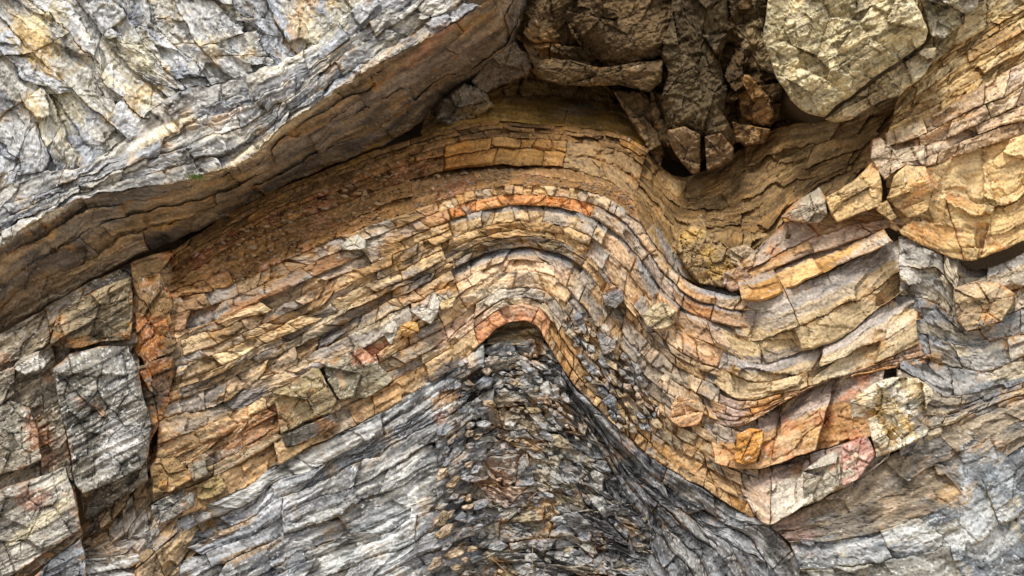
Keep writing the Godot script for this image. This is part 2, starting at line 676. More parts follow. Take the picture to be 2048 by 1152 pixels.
# ---------------------------------------------------------------- where the rock is stained or bleached
func stains():
	stain(95, 60, 50, 70, 40, "d6c48e", .6)
	stain(75, 100, 26, 70, -40, "c9a868", .7)
	stain(190, 95, 22, 80, -35, "e4e4e0", .6)
	stain(140, 75, 25, 40, -30, "80868c", .7)
	stain(290, 110, 70, 45, 20, "d2c8a0", .6)
	stain(335, 110, 30, 42, 0, "dfe3e6", .6)
	stain(290, 185, 40, 18, -30, "cfb074", .6)
	stain(120, 220, 60, 50, 40, "cfc39a", .5)
	stain(70, 285, 35, 45, 10, "dcdfe0", .6)
	stain(600, 45, 22, 60, 30, "c79a5c", .6)
	stain(640, 55, 50, 40, 0, "d2c8a4", .5)
	stain(480, 30, 70, 25, -20, "85878a", .6)
	stain(345, 222, 60, 18, -28, "756c62", .7)
	stain(440, 240, 50, 12, -28, "c8a88a", .6)
	stain(330, 265, 70, 12, -28, "cdbf9a", .6)
	stain(560, 262, 160, 9, -33, "d8c69e", .7)
	stain(740, 130, 110, 9, -35, "c7b090", .6)
	stain(440, 342, 110, 8, -22, "cdb48a", .6)
	stain(590, 145, 130, 18, -28, "7f8184", .5)
	stain(400, 310, 90, 22, -25, "86847f", .6)
	stain(200, 370, 100, 14, -25, "c9c6bc", .6)
	stain(80, 440, 110, 10, -30, "d8d2c0", .6)
	stain(250, 480, 160, 12, -33, "b99a68", .5)
	stain(340, 447, 40, 8, -33, "c4953c", .6)
	stain(740, 300, 60, 9, -32, "b48a34", .7)
	stain(600, 370, 70, 8, -32, "b58a38", .5)
	stain(860, 90, 80, 14, -42, "b08070", .5)
	stain(770, 240, 80, 20, -38, "75736f", .5)
	stain(640, 305, 70, 14, -33, "80766a", .5)
	stain(1150, 222, 45, 14, -5, "7d7f80", .6)
	stain(1050, 225, 110, 18, 0, "ad883c", .5)
	# left limb
	stain(500, 860, 90, 30, -25, "b47844", .6)
	stain(640, 590, 50, 22, -25, "bd8642", .5)
	stain(560, 575, 60, 20, -30, "b38654", .4)
	stain(730, 490, 55, 16, -32, "d6d0c0", .7)
	stain(790, 505, 22, 36, 10, "b38c48", .6)
	stain(655, 640, 50, 12, -30, "dcc8a0", .6)
	stain(760, 640, 60, 12, -28, "d8c49a", .5)
	stain(560, 700, 60, 22, -28, "7f776a", .5)
	stain(590, 605, 60, 26, -25, "8c8070", .5)
	stain(430, 560, 60, 10, -30, "b08258", .4)
	stain(480, 620, 70, 10, -28, "b67e4c", .4)
	stain(850, 612, 50, 13, -30, "d4ccc0", .6)
	stain(735, 712, 34, 14, -28, "c8805c", .7)
	stain(830, 545, 60, 12, -28, "767474", .6)
	stain(870, 470, 60, 20, -25, "c9a05c", .4)
	stain(920, 655, 60, 22, -22, "d2a88c", .6)
	stain(895, 575, 28, 12, -10, "c48a34", .6)
	stain(1010, 585, 90, 14, -6, "d2cbbc", .5)
	stain(1020, 505, 70, 9, 3, "7c7f84", .6)
	stain(1120, 525, 40, 14, 25, "858688", .6)
	stain(1075, 700, 14, 30, 0, "b08250", .5)
	# left edge
	stain(70, 1050, 110, 12, -36, "d8cead", .8)
	stain(60, 1000, 130, 8, -34, "cfc8b0", .6)
	stain(60, 1000, 34, 26, 0, "ba8a76", .6)
	stain(78, 865, 26, 30, 10, "a5673a", .6)
	stain(98, 920, 22, 22, 0, "b07a50", .5)
	stain(235, 880, 40, 52, 10, "dadada", .6)
	stain(150, 860, 40, 60, 0, "62615b", .6)
	stain(240, 760, 30, 40, 0, "cfd0d0", .5)
	stain(60, 730, 40, 14, -25, "d2d0c8", .7)
	stain(200, 640, 60, 24, -20, "77766f", .5)
	stain(230, 1090, 60, 50, 0, "8a6c46", .7)
	# slates
	stain(290, 1060, 70, 45, -20, "c8cbcd", .4)
	stain(560, 1005, 90, 30, -22, "d0d3d6", .5)
	stain(795, 1075, 36, 90, 15, "d6dbdb", .55)
	stain(700, 1110, 110, 34, -25, "cfd3cf", .45)
	stain(500, 1105, 70, 10, -20, "b3905c", .6)
	stain(460, 1060, 60, 8, -28, "b3905c", .6)
	stain(820, 985, 26, 18, 0, "e6eaea", .8)
	stain(910, 765, 55, 40, -30, "5d6168", .7)
	stain(885, 800, 34, 18, -20, "c79c68", .7)
	stain(850, 870, 80, 50, -25, "696d73", .5)
	stain(880, 835, 16, 12, 0, "a06050", .5)
	stain(1000, 970, 46, 40, 30, "c69c80", .5)
	stain(1030, 820, 60, 30, 20, "a58a5e", .5)
	stain(1310, 1000, 60, 80, -40, "4e5055", .6)
	stain(1230, 1080, 50, 60, 0, "47494e", .6)
	stain(1500, 1100, 100, 16, 42, "b9bcc0", .5)
	stain(1420, 1080, 80, 10, 42, "c8c6c4", .5)
	# right side
	stain(1800, 520, 16, 50, -35, "e2dcd2", .7)
	stain(1735, 495, 50, 10, -28, "c9c2b8", .5)
	stain(1440, 640, 60, 18, 0, "b8977a", .4)
	stain(1400, 620, 50, 10, 25, "b88a5c", .4)
	stain(1430, 585, 46, 10, 8, "a4a3a6", .8)
	stain(1345, 515, 10, 60, -32, "a5a29e", .7)
	stain(1290, 470, 14, 44, -40, "cfae86", .5)
	stain(1680, 735, 36, 22, -20, "ded2b4", .7)
	stain(1640, 860, 50, 22, -22, "cf9c4c", .5)
	stain(1650, 840, 26, 18, 0, "b5623c", .5)
	stain(1590, 1065, 44, 34, 30, "b8948a", .5)
	stain(1680, 1000, 80, 24, -20, "ab9270", .4)
	stain(1970, 1050, 60, 70, -20, "dfe3e3", .5)
	stain(1880, 1085, 120, 16, -14, "dadede", .5)
	stain(1770, 1075, 90, 8, -14, "e2e6e6", .7)
	stain(1965, 960, 44, 56, 0, "85909a", .6)
	stain(1905, 990, 32, 20, 0, "b39466", .7)
	stain(1930, 930, 16, 50, 8, "c8d0d6", .6)
	stain(2010, 950, 14, 50, -28, "c8d0d6", .5)
	stain(1650, 1085, 70, 12, -8, "8e979e", .6)
	stain(1960, 450, 60, 50, 0, "d6b878", .5)
	stain(1850, 470, 50, 24, -10, "c08a4a", .6)
	stain(1950, 250, 120, 14, -30, "cbb79e", .4)
	stain(1990, 790, 60, 30, -25, "7d8288", .6)
	stain(1970, 720, 50, 50, 0, "90959a", .6)
	stain(60, 690, 80, 30, -30, "8c7a5c", .5)
	stain(180, 620, 100, 40, -28, "8c7a5e", .5)
	stain(300, 600, 40, 40, 0, "8f7a58", .6)
	stain(300, 700, 26, 60, 0, "b06c30", .6)
	stain(320, 780, 22, 40, 10, "7c7872", .5)
	stain(200, 440, 200, 22, -30, "8a8884", .5)
	stain(400, 395, 70, 16, -28, "a09684", .5)
	stain(560, 320, 120, 20, -33, "8c8478", .5)
	stain(800, 170, 120, 22, -36, "8e8780", .5)
	stain(920, 110, 70, 26, -40, "857a70", .5)
	stain(1650, 600, 80, 16, -22, "8f8c8c", .4)
	stain(1560, 640, 60, 14, -10, "9a9698", .4)
	stain(1530, 720, 60, 14, -12, "96949a", .5)
	stain(1320, 700, 60, 50, 45, "a0958a", .4)
	stain(1250, 760, 60, 40, 50, "8f8a86", .4)
	stain(1800, 800, 14, 60, -38, "e8e2d4", .7)
	stain(1770, 850, 12, 50, -30, "cfa23c", .6)
	stain(1815, 850, 10, 46, -34, "d8b048", .5)
	stain(1838, 845, 16, 46, -24, "8a8a86", .6)


# ---------------------------------------------------------------- beds
func layers():
	# ---- the fold: ten horizons between an outer and an inner curve, cut into left limb, crest and right limb
	var outer := knots("338,598,.12 400,588,.1 451,574,.06 541,535,.03 642,490,.02 715,460,0 784,436,0 850,412,0 905,393,0 960,379,0 1040,369,0 1120,374,0 1190,387,0 1240,410,0 1280,445,0 1315,495,.02 1345,533,.05 1380,566,.08 1425,582,.1 1478,590,.1 1540,578,.02 1620,545,-.02")
	var inner := knots("300,1062,.2 470,985,.2 600,905,.2 690,862,.18 785,812,.18 850,771,.18 908,737,.17 952,697,.16 978,672,.15 1000,652,.14 1032,642,.14 1068,648,.14 1090,676,.14 1115,722,.14 1150,772,.14 1200,822,.15 1262,880,.16 1335,935,.26 1405,976,.33 1475,1020,.38 1545,1054,.36 1610,1040,.3")
	var share := [0.0, 0.07, 0.15, 0.27, 0.38, 0.46, 0.63, 0.75, 0.88, 1.0]
	var step := [-.02, .0, .01, .02, .0, -.03, .03, .0, .0, .03]
	var hor := []
	for k in 10:
		var c := PackedVector3Array()
		for i in outer.size():
			var p: Vector3 = outer[i].lerp(inner[i], share[k])
			p.z += step[k]
			c.append(p)
		hor.append(c)
	var TAN := "c2a678 b39467 cdb488 a08560 d6c29a"
	var what := ["topmost layer of small grey blocks", "thin layer of orange bricks", "tan layer with grey upper faces", "finely laminated tan layer", "thin dark crumbly layer", "thick pale layer with blue grey top", "broken tan layer of small pieces", "laminated pale cream layer", "innermost layer of salmon blocks"]
	var place := ["on the long left limb of the arch", "at the crest of the arch", "on the steep right limb of the arch"]
	var styles := [
		[{"rows": 1, "len": 52}, {"len": 25, "pal": "c9ab77 b98a4c a79a86 cdbd9c", "prot": .04}, {"len": 34, "pal": "b9a588 a89c8c cdb896 d0a878", "cap": .3, "cappal": "8f8d8a a19c94"}],
		[{"rows": 1, "len": 60}, {"len": 38, "pal": "c98a42 bd7f45 c4803f b9a68a c88f52", "prot": .03, "rust": .2}, {"len": 40, "pal": "cf9c62 b3a38a c68f58 a39a8c", "cap": .25, "cappal": "8a8886 9a948c"}],
		[{"rows": 2, "len": 56, "con": .8, "lam": .007}, {"len": 42, "pal": "c3ab80 cbb084 9c978d b89a6c", "cap": .35, "cappal": "96948f a7a29a", "prot": .04}, {"rows": 1, "len": 46, "pal": "d2ac7c c89e70 c5a67e b9a68c", "cap": .25, "cappal": "8c8b8c 9c958c"}],
		[{"rows": 2, "len": 70, "con": .9, "lam": .008}, {"rows": 2, "len": 55, "pal": "bd9c68 c9ae7e a98a5c", "lam": .008}, {"rows": 1, "len": 36, "pal": "cdb088 c4986a d4b890"}],
		[{"rows": 2, "len": 80, "con": .9, "lam": .008}, {"rows": 2, "len": 70, "pal": "8a7858 74664e 9c875e", "lam": .01}, {"rows": 2, "len": 30, "pal": "b59a70 a58a62 c4a87c"}],
		[{"rows": 2, "len": 74, "con": .9, "lam": .007, "prot": .04}, {"rows": [0, .6, 1], "len": 70, "pal": "cbb390 d2bb98 c9a684 bfa88a", "cap": .5, "cappal": "85878c 92918f 7c7e84", "prot": .03, "capd": .09}, {"rows": 2, "len": 34, "pal": "a79c88 b8a07c 99948a c4a67a", "prot": .04}],
		[{"rows": 2, "len": 66, "con": .9, "lam": .008, "scuff": .2}, {"rows": 1, "len": 50, "pal": "ccb48c c3a37a d6c29e b08c60"}, {"rows": 2, "len": 32, "pal": "a89c86 978f80 b59e78", "prot": .04}],
		[{"rows": 2, "len": 70, "con": .9, "lam": .008, "scuff": .2}, {"rows": 2, "len": 80, "pal": "c6b79a b9ab94 d2c4a6 a39c90", "lam": .008}, {"rows": 2, "len": 30, "pal": "a39578 b3a07c 8f8878 c09a66", "prot": .04}],
		[{"rows": 1, "len": 56, "con": .8}, {"rows": 1, "len": 44, "pal": "c99a70 c4875a cfa47c bd8a5c", "rust": .25, "rustcol": "c0703c"}, {"rows": 2, "len": 30, "pal": "b59668 a88c64 c6a878 b08850", "prot": .03}]]
	for k in 9:
		var ends := [0.0, 7.0 + rng.randf_range(-.9, .6), 12.6 + rng.randf_range(-.6, .6), 21.0]
		if k == 0: ends[1] = 7.4
		if k == 1: ends[1] = 7.7
		if k == 8:
			ends[1] = 7.2
			ends[2] = 12.0
		for g in 3:
			var o: Dictionary = styles[k][g].duplicate()
			o.from = ends[g]
			o.to = ends[g + 1]
			if g == 0:
				o.merge({"comp": .12, "wob": .6, "pal": "%s" % ["c0a67c 9c8058 b89468 a8906c 8a7458", "b98a5c a8805a b59068 8c7658 c2a47a", "d0ba90 c2a578 a88a60 968268 847c70", "c4aa7c b09468 9c8560 8a7d6c d2bc90", "948468 80786c a58e68 746e66 b89c70", "ccb68c bca078 a58c68 928878 7f7c78", "c8b086 b89c70 a08a68 8c8478 d0b88e", "bca882 a8946f 9c8e78 908a80 ccb690", "c2a87c b49468 c8ae84 a48a64 948a78"][k]}, true)
			elif g == 2:
				o.merge({"comp": .05}, true)
			o.pal = o.pal + " a09a90"
			o.rich = [1.04, 1.06, 1.02][g]
			o.warm = .02
			o.merge({"fac": .03, "fs": 1.3, "rough": .009, "bev": .012, "bw": 3.0, "tilt": .3, "prot": .022, "scuff": .12, "depth": [.03, .045, .05][g], "gap": [.5, 1.1, 1.5][g], "crack": .012, "lean": .25})
			bed("folded_layer", what[k] + " " + place[g], "rock layer", hor[k], hor[k + 1], o)

	# ---- upper left wall
	var c1 := "-90,430,.46 0,378,.48 100,345,.5 194,316,.5 333,198,.5 450,160,.5 570,121,.48 650,62,.46 720,0,.44 790,-70,.42"
	var planks := ["-320,120,.3 -200,240,.36 -130,330,.4 -48,432,.42", "-140,10,.3 -20,122,.36 55,212,.42 124,364,.43", "-70,-70,.28 20,58,.36 130,165,.44 260,283,.44", "80,-100,.26 165,14,.34 250,122,.42 362,213,.44", "290,-130,.26 345,-10,.34 395,85,.4 484,174,.44", "480,-150,.26 520,-30,.32 560,55,.4 606,130,.42", "670,-190,.26 690,-110,.3 710,-45,.36 746,10,.4"]
	var plank_names := ["grey jointed plank of rock at the left end of the upper left wall", "cream stained grey plank of rock between two slanting cracks at the upper left", "white faced plank of rock in the middle of the upper left wall", "crackled cream plank of rock at the top left of the picture", "bluish grey broken plank of rock above the streaked slab", "cream and tan plank of rock at the right end of the upper left wall"]
	for k in 6:
		var up := knots(planks[k + 1])
		var low := knots(planks[k])
		for q in 4: up[q].z -= .09
		bed("rock_wall", plank_names[k], "rock face", up, low,
			{"rows": 2 if k != 3 else 3, "len": [105, 125, 120, 70, 105, 110][k], "pal": "b4b6b8 bab8ac a6acb4 c4bca4 b4b6b6 8c929c", "fac": .07, "fs": [.4, .35, .35, .7, .45, .45][k], "prot": .02, "tilt": .2, "rough": .022, "lam": .008, "scuff": .26, "white": "e9edf0", "con": .6, "rust": .22, "rustcol": "d3b478", "bev": .01, "bw": 3, "depth": .04, "gap": .5, "crack": .012, "lean": .4, "wob": .7, "warp": 7, "group": "planks of the upper left rock wall"})
	bed("rock_wall", "streaked grey slab below the jointed face at the upper left", "rock face", c1,
		"-90,545,.62 0,490,.62 80,435,.62 170,396,.62 378,358,.6 486,323,.6 570,250,.6 700,163,.6 812,100,.6 960,14,.55",
		{"rows": [0, .38, .6, .82, 1], "len": 190, "pal": "9c9da0 8a8e94 aaa8a2 787c82 b2aea2", "fac": .05, "fs": .5, "prot": .025, "tilt": .2, "rough": .014, "lam": .012, "ls": .4, "scuff": .28, "white": "e8e6de", "con": 1.0, "rust": .2, "rustcol": "c0a070", "depth": .05, "gap": .7, "bev": .012, "crack": .012, "warp": 8})
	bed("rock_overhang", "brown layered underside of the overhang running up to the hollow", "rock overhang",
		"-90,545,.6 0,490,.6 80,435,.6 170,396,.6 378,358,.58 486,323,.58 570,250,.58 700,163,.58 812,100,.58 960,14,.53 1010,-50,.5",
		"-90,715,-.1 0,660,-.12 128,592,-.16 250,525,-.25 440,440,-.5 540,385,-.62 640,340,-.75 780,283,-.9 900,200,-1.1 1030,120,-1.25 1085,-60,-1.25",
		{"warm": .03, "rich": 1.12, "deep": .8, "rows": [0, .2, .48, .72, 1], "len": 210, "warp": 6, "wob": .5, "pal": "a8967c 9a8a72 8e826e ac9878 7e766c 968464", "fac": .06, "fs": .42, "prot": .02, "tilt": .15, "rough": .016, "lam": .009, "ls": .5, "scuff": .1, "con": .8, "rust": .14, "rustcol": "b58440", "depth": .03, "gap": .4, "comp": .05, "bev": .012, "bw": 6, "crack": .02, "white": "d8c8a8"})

	# ---- dusty ledges and the outer arch
	var e0 := "325,515,-.3 440,440,-.5 540,385,-.6 640,345,-.72 760,298,-.8 895,257,-.8 985,241,-.8 1040,248,-.8 1131,253,-.8 1235,267,-.8 1300,300,-.8"
	var e1 := "330,545,-.12 443,475,-.24 540,425,-.32 640,383,-.4 770,330,-.5 900,290,-.6 985,275,-.65 1040,276,-.65 1131,282,-.65 1225,298,-.65 1285,330,-.65"
	var e2 := "334,572,-.02 446,505,-.12 540,460,-.18 645,420,-.25 780,372,-.33 897,341,-.4 985,331,-.42 1040,331,-.42 1121,334,-.42 1215,362,-.4 1272,405,-.3"
	var e2b := "334,572,-.05 446,505,-.15 540,460,-.21 645,420,-.28 780,372,-.36 897,341,-.6 985,331,-.64 1040,331,-.64 1121,334,-.5 1215,362,-.43 1272,405,-.33"
	var e3 := "338,598,.1 451,574,.04 541,535,.01 642,490,0 784,436,-.02 905,393,-.02 985,376,-.02 1040,369,-.02 1120,374,-.02 1200,390,-.02 1280,445,-.02"
	bed("ledge_layer", "thin bedded brown layer along the back of the dusty ledge below the overhang", "rock layer", e0, e1,
		{"warm": .03, "rich": 1.12, "deep": .7, "rows": 3, "len": 70, "pal": "9a7c54 8a6e4a ab8a5c a57c4a", "lam": .012, "fac": .03, "fs": 1.6, "rough": .012, "con": .8, "depth": .04, "prot": .03, "rust": .25, "scuff": .06})
	bed("ledge_layer", "dusty rubble covered slope left of the orange brick arch", "rock layer", e1, e2,
		{"warm": .03, "rich": 1.12, "deep": .76, "rows": 3, "len": 80, "to": 4.9, "pal": "a47e50 977048 b08a58 8e6c46", "lam": .012, "fac": .035, "fs": 2.4, "rough": .022, "con": .7, "depth": .03, "prot": .03, "scuff": .08, "rust": .2, "rustcol": "b06a40"})
	bed("brick_arch", "orange brick like blocks arching over the dark slit", "rock layer", e1, e2,
		{"rich": 1.15, "deep": .82, "rows": [0, .4, 1], "len": 52, "from": 4.9, "to": 8.05, "pal": "b98a52 b07c44 b48f60 c29458", "lam": .004, "fac": .02, "fs": 1.4, "rough": .008, "prot": .03, "depth": .1, "gap": 1.6, "bev": .016, "rust": .3, "scuff": .06, "capall": true})
	bed("dusty_slab", "dust covered rounded slab right of the orange brick arch", "rock layer", e1, e2,
		{"warm": .03, "rich": 1.12, "deep": .76, "rows": [0, .5, 1], "len": 90, "from": 8.05, "pal": "ab9068 a08560 b39a72", "lam": .004, "fac": .025, "fs": 1.0, "rough": .014, "prot": .02, "depth": .05, "bev": .03, "bw": 10, "scuff": .05, "con": .4, "rust": .2})
	bed("dusty_ledge", "brown dusty ledge under the dark slit above the brick beds", "rock ledge", e2b, e3,
		{"warm": .03, "rich": 1.12, "deep": .76, "rows": [0, .55, 1], "len": 130, "pal": "a68254 997648 b08c5e 8e6e48", "lam": .008, "fac": .025, "fs": 2.4, "rough": .03, "con": .6, "depth": .02, "gap": 1.0, "prot": .012, "scuff": .1, "rust": .2, "rustcol": "b07048"})

	# ---- the hollow
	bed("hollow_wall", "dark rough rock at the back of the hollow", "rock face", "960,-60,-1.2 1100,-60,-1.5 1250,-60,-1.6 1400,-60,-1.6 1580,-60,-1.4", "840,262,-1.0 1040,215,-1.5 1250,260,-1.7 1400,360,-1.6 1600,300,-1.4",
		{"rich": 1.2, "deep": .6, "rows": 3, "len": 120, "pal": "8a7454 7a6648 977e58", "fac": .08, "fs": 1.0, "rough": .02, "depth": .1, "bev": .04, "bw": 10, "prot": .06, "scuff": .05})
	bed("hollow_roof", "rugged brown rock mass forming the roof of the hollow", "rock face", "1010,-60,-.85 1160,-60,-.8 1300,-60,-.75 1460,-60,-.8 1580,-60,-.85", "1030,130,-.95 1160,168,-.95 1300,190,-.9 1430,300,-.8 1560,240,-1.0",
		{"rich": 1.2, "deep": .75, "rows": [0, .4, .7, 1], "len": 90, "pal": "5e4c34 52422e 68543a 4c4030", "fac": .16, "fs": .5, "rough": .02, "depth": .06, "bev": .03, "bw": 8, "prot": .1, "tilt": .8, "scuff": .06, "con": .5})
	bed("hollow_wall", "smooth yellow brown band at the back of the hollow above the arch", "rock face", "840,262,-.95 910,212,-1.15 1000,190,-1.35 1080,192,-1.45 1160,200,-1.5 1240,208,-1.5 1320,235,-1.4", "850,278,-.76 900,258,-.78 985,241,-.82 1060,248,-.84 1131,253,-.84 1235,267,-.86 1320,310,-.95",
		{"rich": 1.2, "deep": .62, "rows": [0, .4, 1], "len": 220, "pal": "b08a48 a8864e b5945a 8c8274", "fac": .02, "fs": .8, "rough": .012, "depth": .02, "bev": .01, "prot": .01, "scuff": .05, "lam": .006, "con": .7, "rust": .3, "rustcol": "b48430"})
	bed("trough_surface", "smooth brown curved bedding surface in the trough of the fold", "rock surface", "1275,285,-1.0 1345,350,-1.05 1400,345,-1.1 1480,300,-1.15 1560,255,-1.1 1660,240,-1.0 1740,215,-.85 1800,190,-.6", "1268,425,-.12 1312,490,-.08 1352,550,-.08 1425,592,-.06 1490,580,-.06 1570,480,-.06 1660,440,-.04 1790,340,.0",
		{"warm": .03, "rich": 1.12, "deep": .7, "rows": [0, .2, .36, .6, .8, 1], "len": 150, "wob": .8, "pal": "a48658 977a50 ae9468 8e7854", "fac": .06, "fs": .6, "rough": .014, "depth": .03, "bev": .006, "gap": .6, "prot": .02, "scuff": .08, "lam": .01, "ls": .4, "con": .75, "tilt": .15, "rust": .2, "rustcol": "b98a44"})
	bed("hollow_floor", "pale lined rock inside the small arched hollow", "rock surface", "975,662,-.22 1000,640,-.3 1032,628,-.34 1068,630,-.32 1090,655,-.25", "975,688,.06 1005,690,.06 1032,690,.06 1068,688,.06 1090,690,.06",
		{"rows": 3, "len": 70, "pal": "b8a27c a89068 c4b08c", "lam": .012, "depth": .02, "prot": .01})

	# ---- right side
	bed("bedded_layer", "thin ochre beds stacked at the upper right edge", "rock layer", "1795,196,-.3 1870,120,-.28 1960,60,-.25 2110,-30,-.2", "1775,268,-.05 1850,240,-.05 1950,180,-.02 2110,90,0",
		{"rich": 1.2, "rows": 6, "len": 80, "pal": "ccb68c c0a678 b89c70 d8c49c b0946c", "lam": .012, "fac": .03, "fs": 1.6, "prot": .05, "depth": .06, "con": .7, "scuff": .12})
	bed("bedded_layer", "grey tan blocks above the ochre beds at the top right corner", "rock layer", "1820,20,-.1 1880,-70,-.1 1960,-120,-.1 2110,-210,-.1", "1795,198,-.2 1870,124,-.2 1960,64,-.18 2110,-26,-.15",
		{"rich": 1.2, "rows": 2, "len": 90, "pal": "b8a888 a89c84 c6b48c 958c7c", "lam": .006, "fac": .05, "fs": 1.0, "prot": .05, "depth": .1, "bev": .03, "bw": 8})
	bed("bedded_layer", "pale pinkish jointed slope below the ochre beds on the right", "rock face", "1772,266,-.02 1850,238,0 1950,178,.02 2110,88,.02", "1770,345,.1 1850,335,.12 1950,300,.15 2110,250,.15",
		{"rich": 1.2, "rows": 4, "len": 85, "pal": "cbb598 c0aa90 d6c4a4 bda080 b8a898", "lam": .008, "fac": .06, "fs": .8, "prot": .07, "tilt": .4, "depth": .07, "scuff": .2})
	bed("bedded_layer", "ochre and orange jointed face at the right edge", "rock face", "1770,345,.1 1850,335,.12 1950,300,.15 2110,250,.15", "1780,455,.12 1840,488,.16 1945,520,.18 2110,452,.2",
		{"rich": 1.2, "rows": 2, "len": 110, "pal": "cdb488 c4a87c d6c29a c4a070", "lam": .006, "fac": .07, "fs": .5, "prot": .035, "tilt": .2, "depth": .06, "gap": .6, "lean": .5, "rust": .25, "rustcol": "c07c3c", "scuff": .16})
	bed("bedded_layer", "pinkish grey bedding surface behind the orange fronted blocks on the right", "rock layer", "1478,535,-.05 1525,488,-.08 1580,440,-.08 1650,420,-.05 1720,425,-.05 1790,400,0 1850,420,.05", "1482,565,.08 1520,550,.1 1612,512,.12 1709,482,.14 1768,458,.16 1800,450,.16 1850,470,.16",
		{"rows": 2, "len": 90, "pal": "b5a08c ae9684 bfa68a c29a68", "lam": .008, "fac": .03, "fs": 1.2, "prot": .02, "depth": .05, "rust": .22, "rustcol": "bd7c40"})
	bed("bedded_layer", "row of blunt orange fronted blocks with grey tops on the right", "rock layer", "1476,562,.14 1518,550,.14 1612,512,.14 1709,482,.16 1768,458,.18", "1484,602,.24 1530,600,.26 1636,550,.26 1712,516,.26 1788,484,.26",
		{"rich": 1.2, "len": 72, "pal": "cda878 c99e66 ceb088 bf9462", "cap": .25, "cappal": "b5a290 aa9c90", "capd": .06, "fac": .04, "fs": .8, "bev": .014, "bw": 4, "tilt": .5, "depth": .14, "gap": 1.4, "prot": .07, "rust": .22})
	bed("bedded_layer", "thick tan grey bed with a broad sloping top on the right", "rock layer", "1432,592,.06 1490,592,.14 1560,580,.16 1636,552,.17 1720,515,.17 1805,465,.17", "1430,690,.16 1515,728,.3 1591,706,.36 1678,680,.36 1754,618,.36 1826,570,.36",
		{"rich": 1.2, "ragged": [0.5, 0.3], "rows": [0, .62, 1], "len": 120, "pal": "b8a482 ae9a78 c0aa88 a89880", "cap": .55, "cappal": "a09c98 aaa29a 98928e", "capd": .08, "fac": .05, "fs": .6, "bev": .012, "bw": 3, "tilt": .5, "depth": .1, "prot": .09, "scuff": .14, "rust": .14})
	bed("bedded_layer", "flat tan faced bed with pale lichen specks below the long crack", "rock layer", "1430,690,.14 1515,728,.28 1591,706,.33 1678,680,.34 1754,618,.34 1826,572,.34", "1425,765,.2 1485,800,.34 1600,778,.42 1660,758,.42 1747,728,.42 1850,682,.42",
		{"rich": 1.2, "ragged": [0.5, 0.3], "rows": [0, .55, 1], "len": 105, "pal": "b3a080 a8977a bfa986 b8a890", "cap": .5, "cappal": "a39d98 a8a09a", "capd": .06, "fac": .05, "fs": .6, "bev": .012, "bw": 3, "tilt": .5, "depth": .09, "prot": .07, "scuff": .12})
	bed("bedded_layer", "thin pinkish courses of small bricks above the big orange blocks", "rock layer", "1410,772,.18 1485,803,.33 1600,778,.4 1660,758,.4 1747,728,.4 1800,705,.4 1850,682,.38", "1415,845,.24 1480,853,.36 1542,820,.42 1642,768,.42 1702,752,.42 1792,736,.42 1875,722,.4",
		{"rich": 1.2, "ragged": [0.5, 0.3], "rows": 4, "len": 46, "pal": "bfa07c b3967a c8a888 a89488 c09060", "fac": .02, "fs": 1.6, "depth": .06, "prot": .03, "rust": .2})
	bed("bedded_layer", "big orange blocks under a purple grey sloping top at the lower right", "rock layer", "1415,848,.24 1480,853,.34 1542,820,.38 1642,768,.38 1702,752,.4 1780,737,.4 1830,728,.4", "1425,925,.32 1460,934,.46 1530,936,.54 1602,910,.54 1682,886,.54 1750,872,.54 1800,866,.52",
		{"len": 78, "pal": "c9a070 c0945e cbaa80 b38c64", "cap": .36, "cappal": "a0948e 968a88 aa9a90", "capd": .07, "fac": .06, "fs": .7, "bev": .012, "bw": 3, "tilt": .6, "depth": .14, "prot": .08, "rust": .3, "rustcol": "c87a3c"})
	bed("bedded_layer", "lowest row of whitish and pink blocks above the smooth slab", "rock layer", "1458,932,.4 1530,938,.46 1602,912,.48 1682,888,.48 1745,872,.48 1790,890,.48", "1505,1024,.5 1538,1050,.58 1606,1014,.62 1680,980,.62 1722,958,.62 1775,915,.58",
		{"len": 66, "pal": "c6bcac bdb4a6 c0a68c cec4b2", "cap": .3, "cappal": "a58e82 9c948e", "capd": .05, "fac": .06, "fs": .7, "bev": .012, "bw": 3, "tilt": .6, "depth": .14, "prot": .08, "scuff": .2})
	bed("bedded_layer", "grey tan blocky bed under the ochre face at the right edge", "rock layer", "1796,470,.06 1870,470,.08 1955,540,.1 2110,475,.12", "1800,590,.22 1880,614,.28 1945,670,.28 2110,600,.3",
		{"rows": [0, .5, 1], "len": 80, "pal": "b5a88e a59c8c c2b294 98948c", "cap": .3, "cappal": "9c9a98", "fac": .08, "fs": .7, "bev": .012, "bw": 3, "tilt": .5, "depth": .12, "prot": .09, "scuff": .2})
	bed("bedded_layer", "blue grey cracked bed at the right edge", "rock layer", "1790,590,.2 1860,602,.26 1945,648,.3 2110,595,.3", "1800,738,.42 1900,792,.44 2000,770,.44 2110,735,.44",
		{"rows": 3, "len": 75, "pal": "a09c92 8e9094 b0a48c 9c9484", "fac": .04, "fs": 1.1, "depth": .08, "prot": .04, "scuff": .18})
	bed("bedded_layer", "brown grey laminated bed above the smooth slab at the right edge", "rock layer", "1792,736,.4 1900,790,.42 2000,768,.42 2110,732,.42", "1800,915,.55 1880,872,.55 1980,824,.52 2110,775,.5",
		{"rows": 4, "len": 90, "pal": "a39478 948a7c b09c78 84868a", "lam": .012, "fac": .03, "fs": 1.2, "depth": .06, "prot": .03, "scuff": .18})
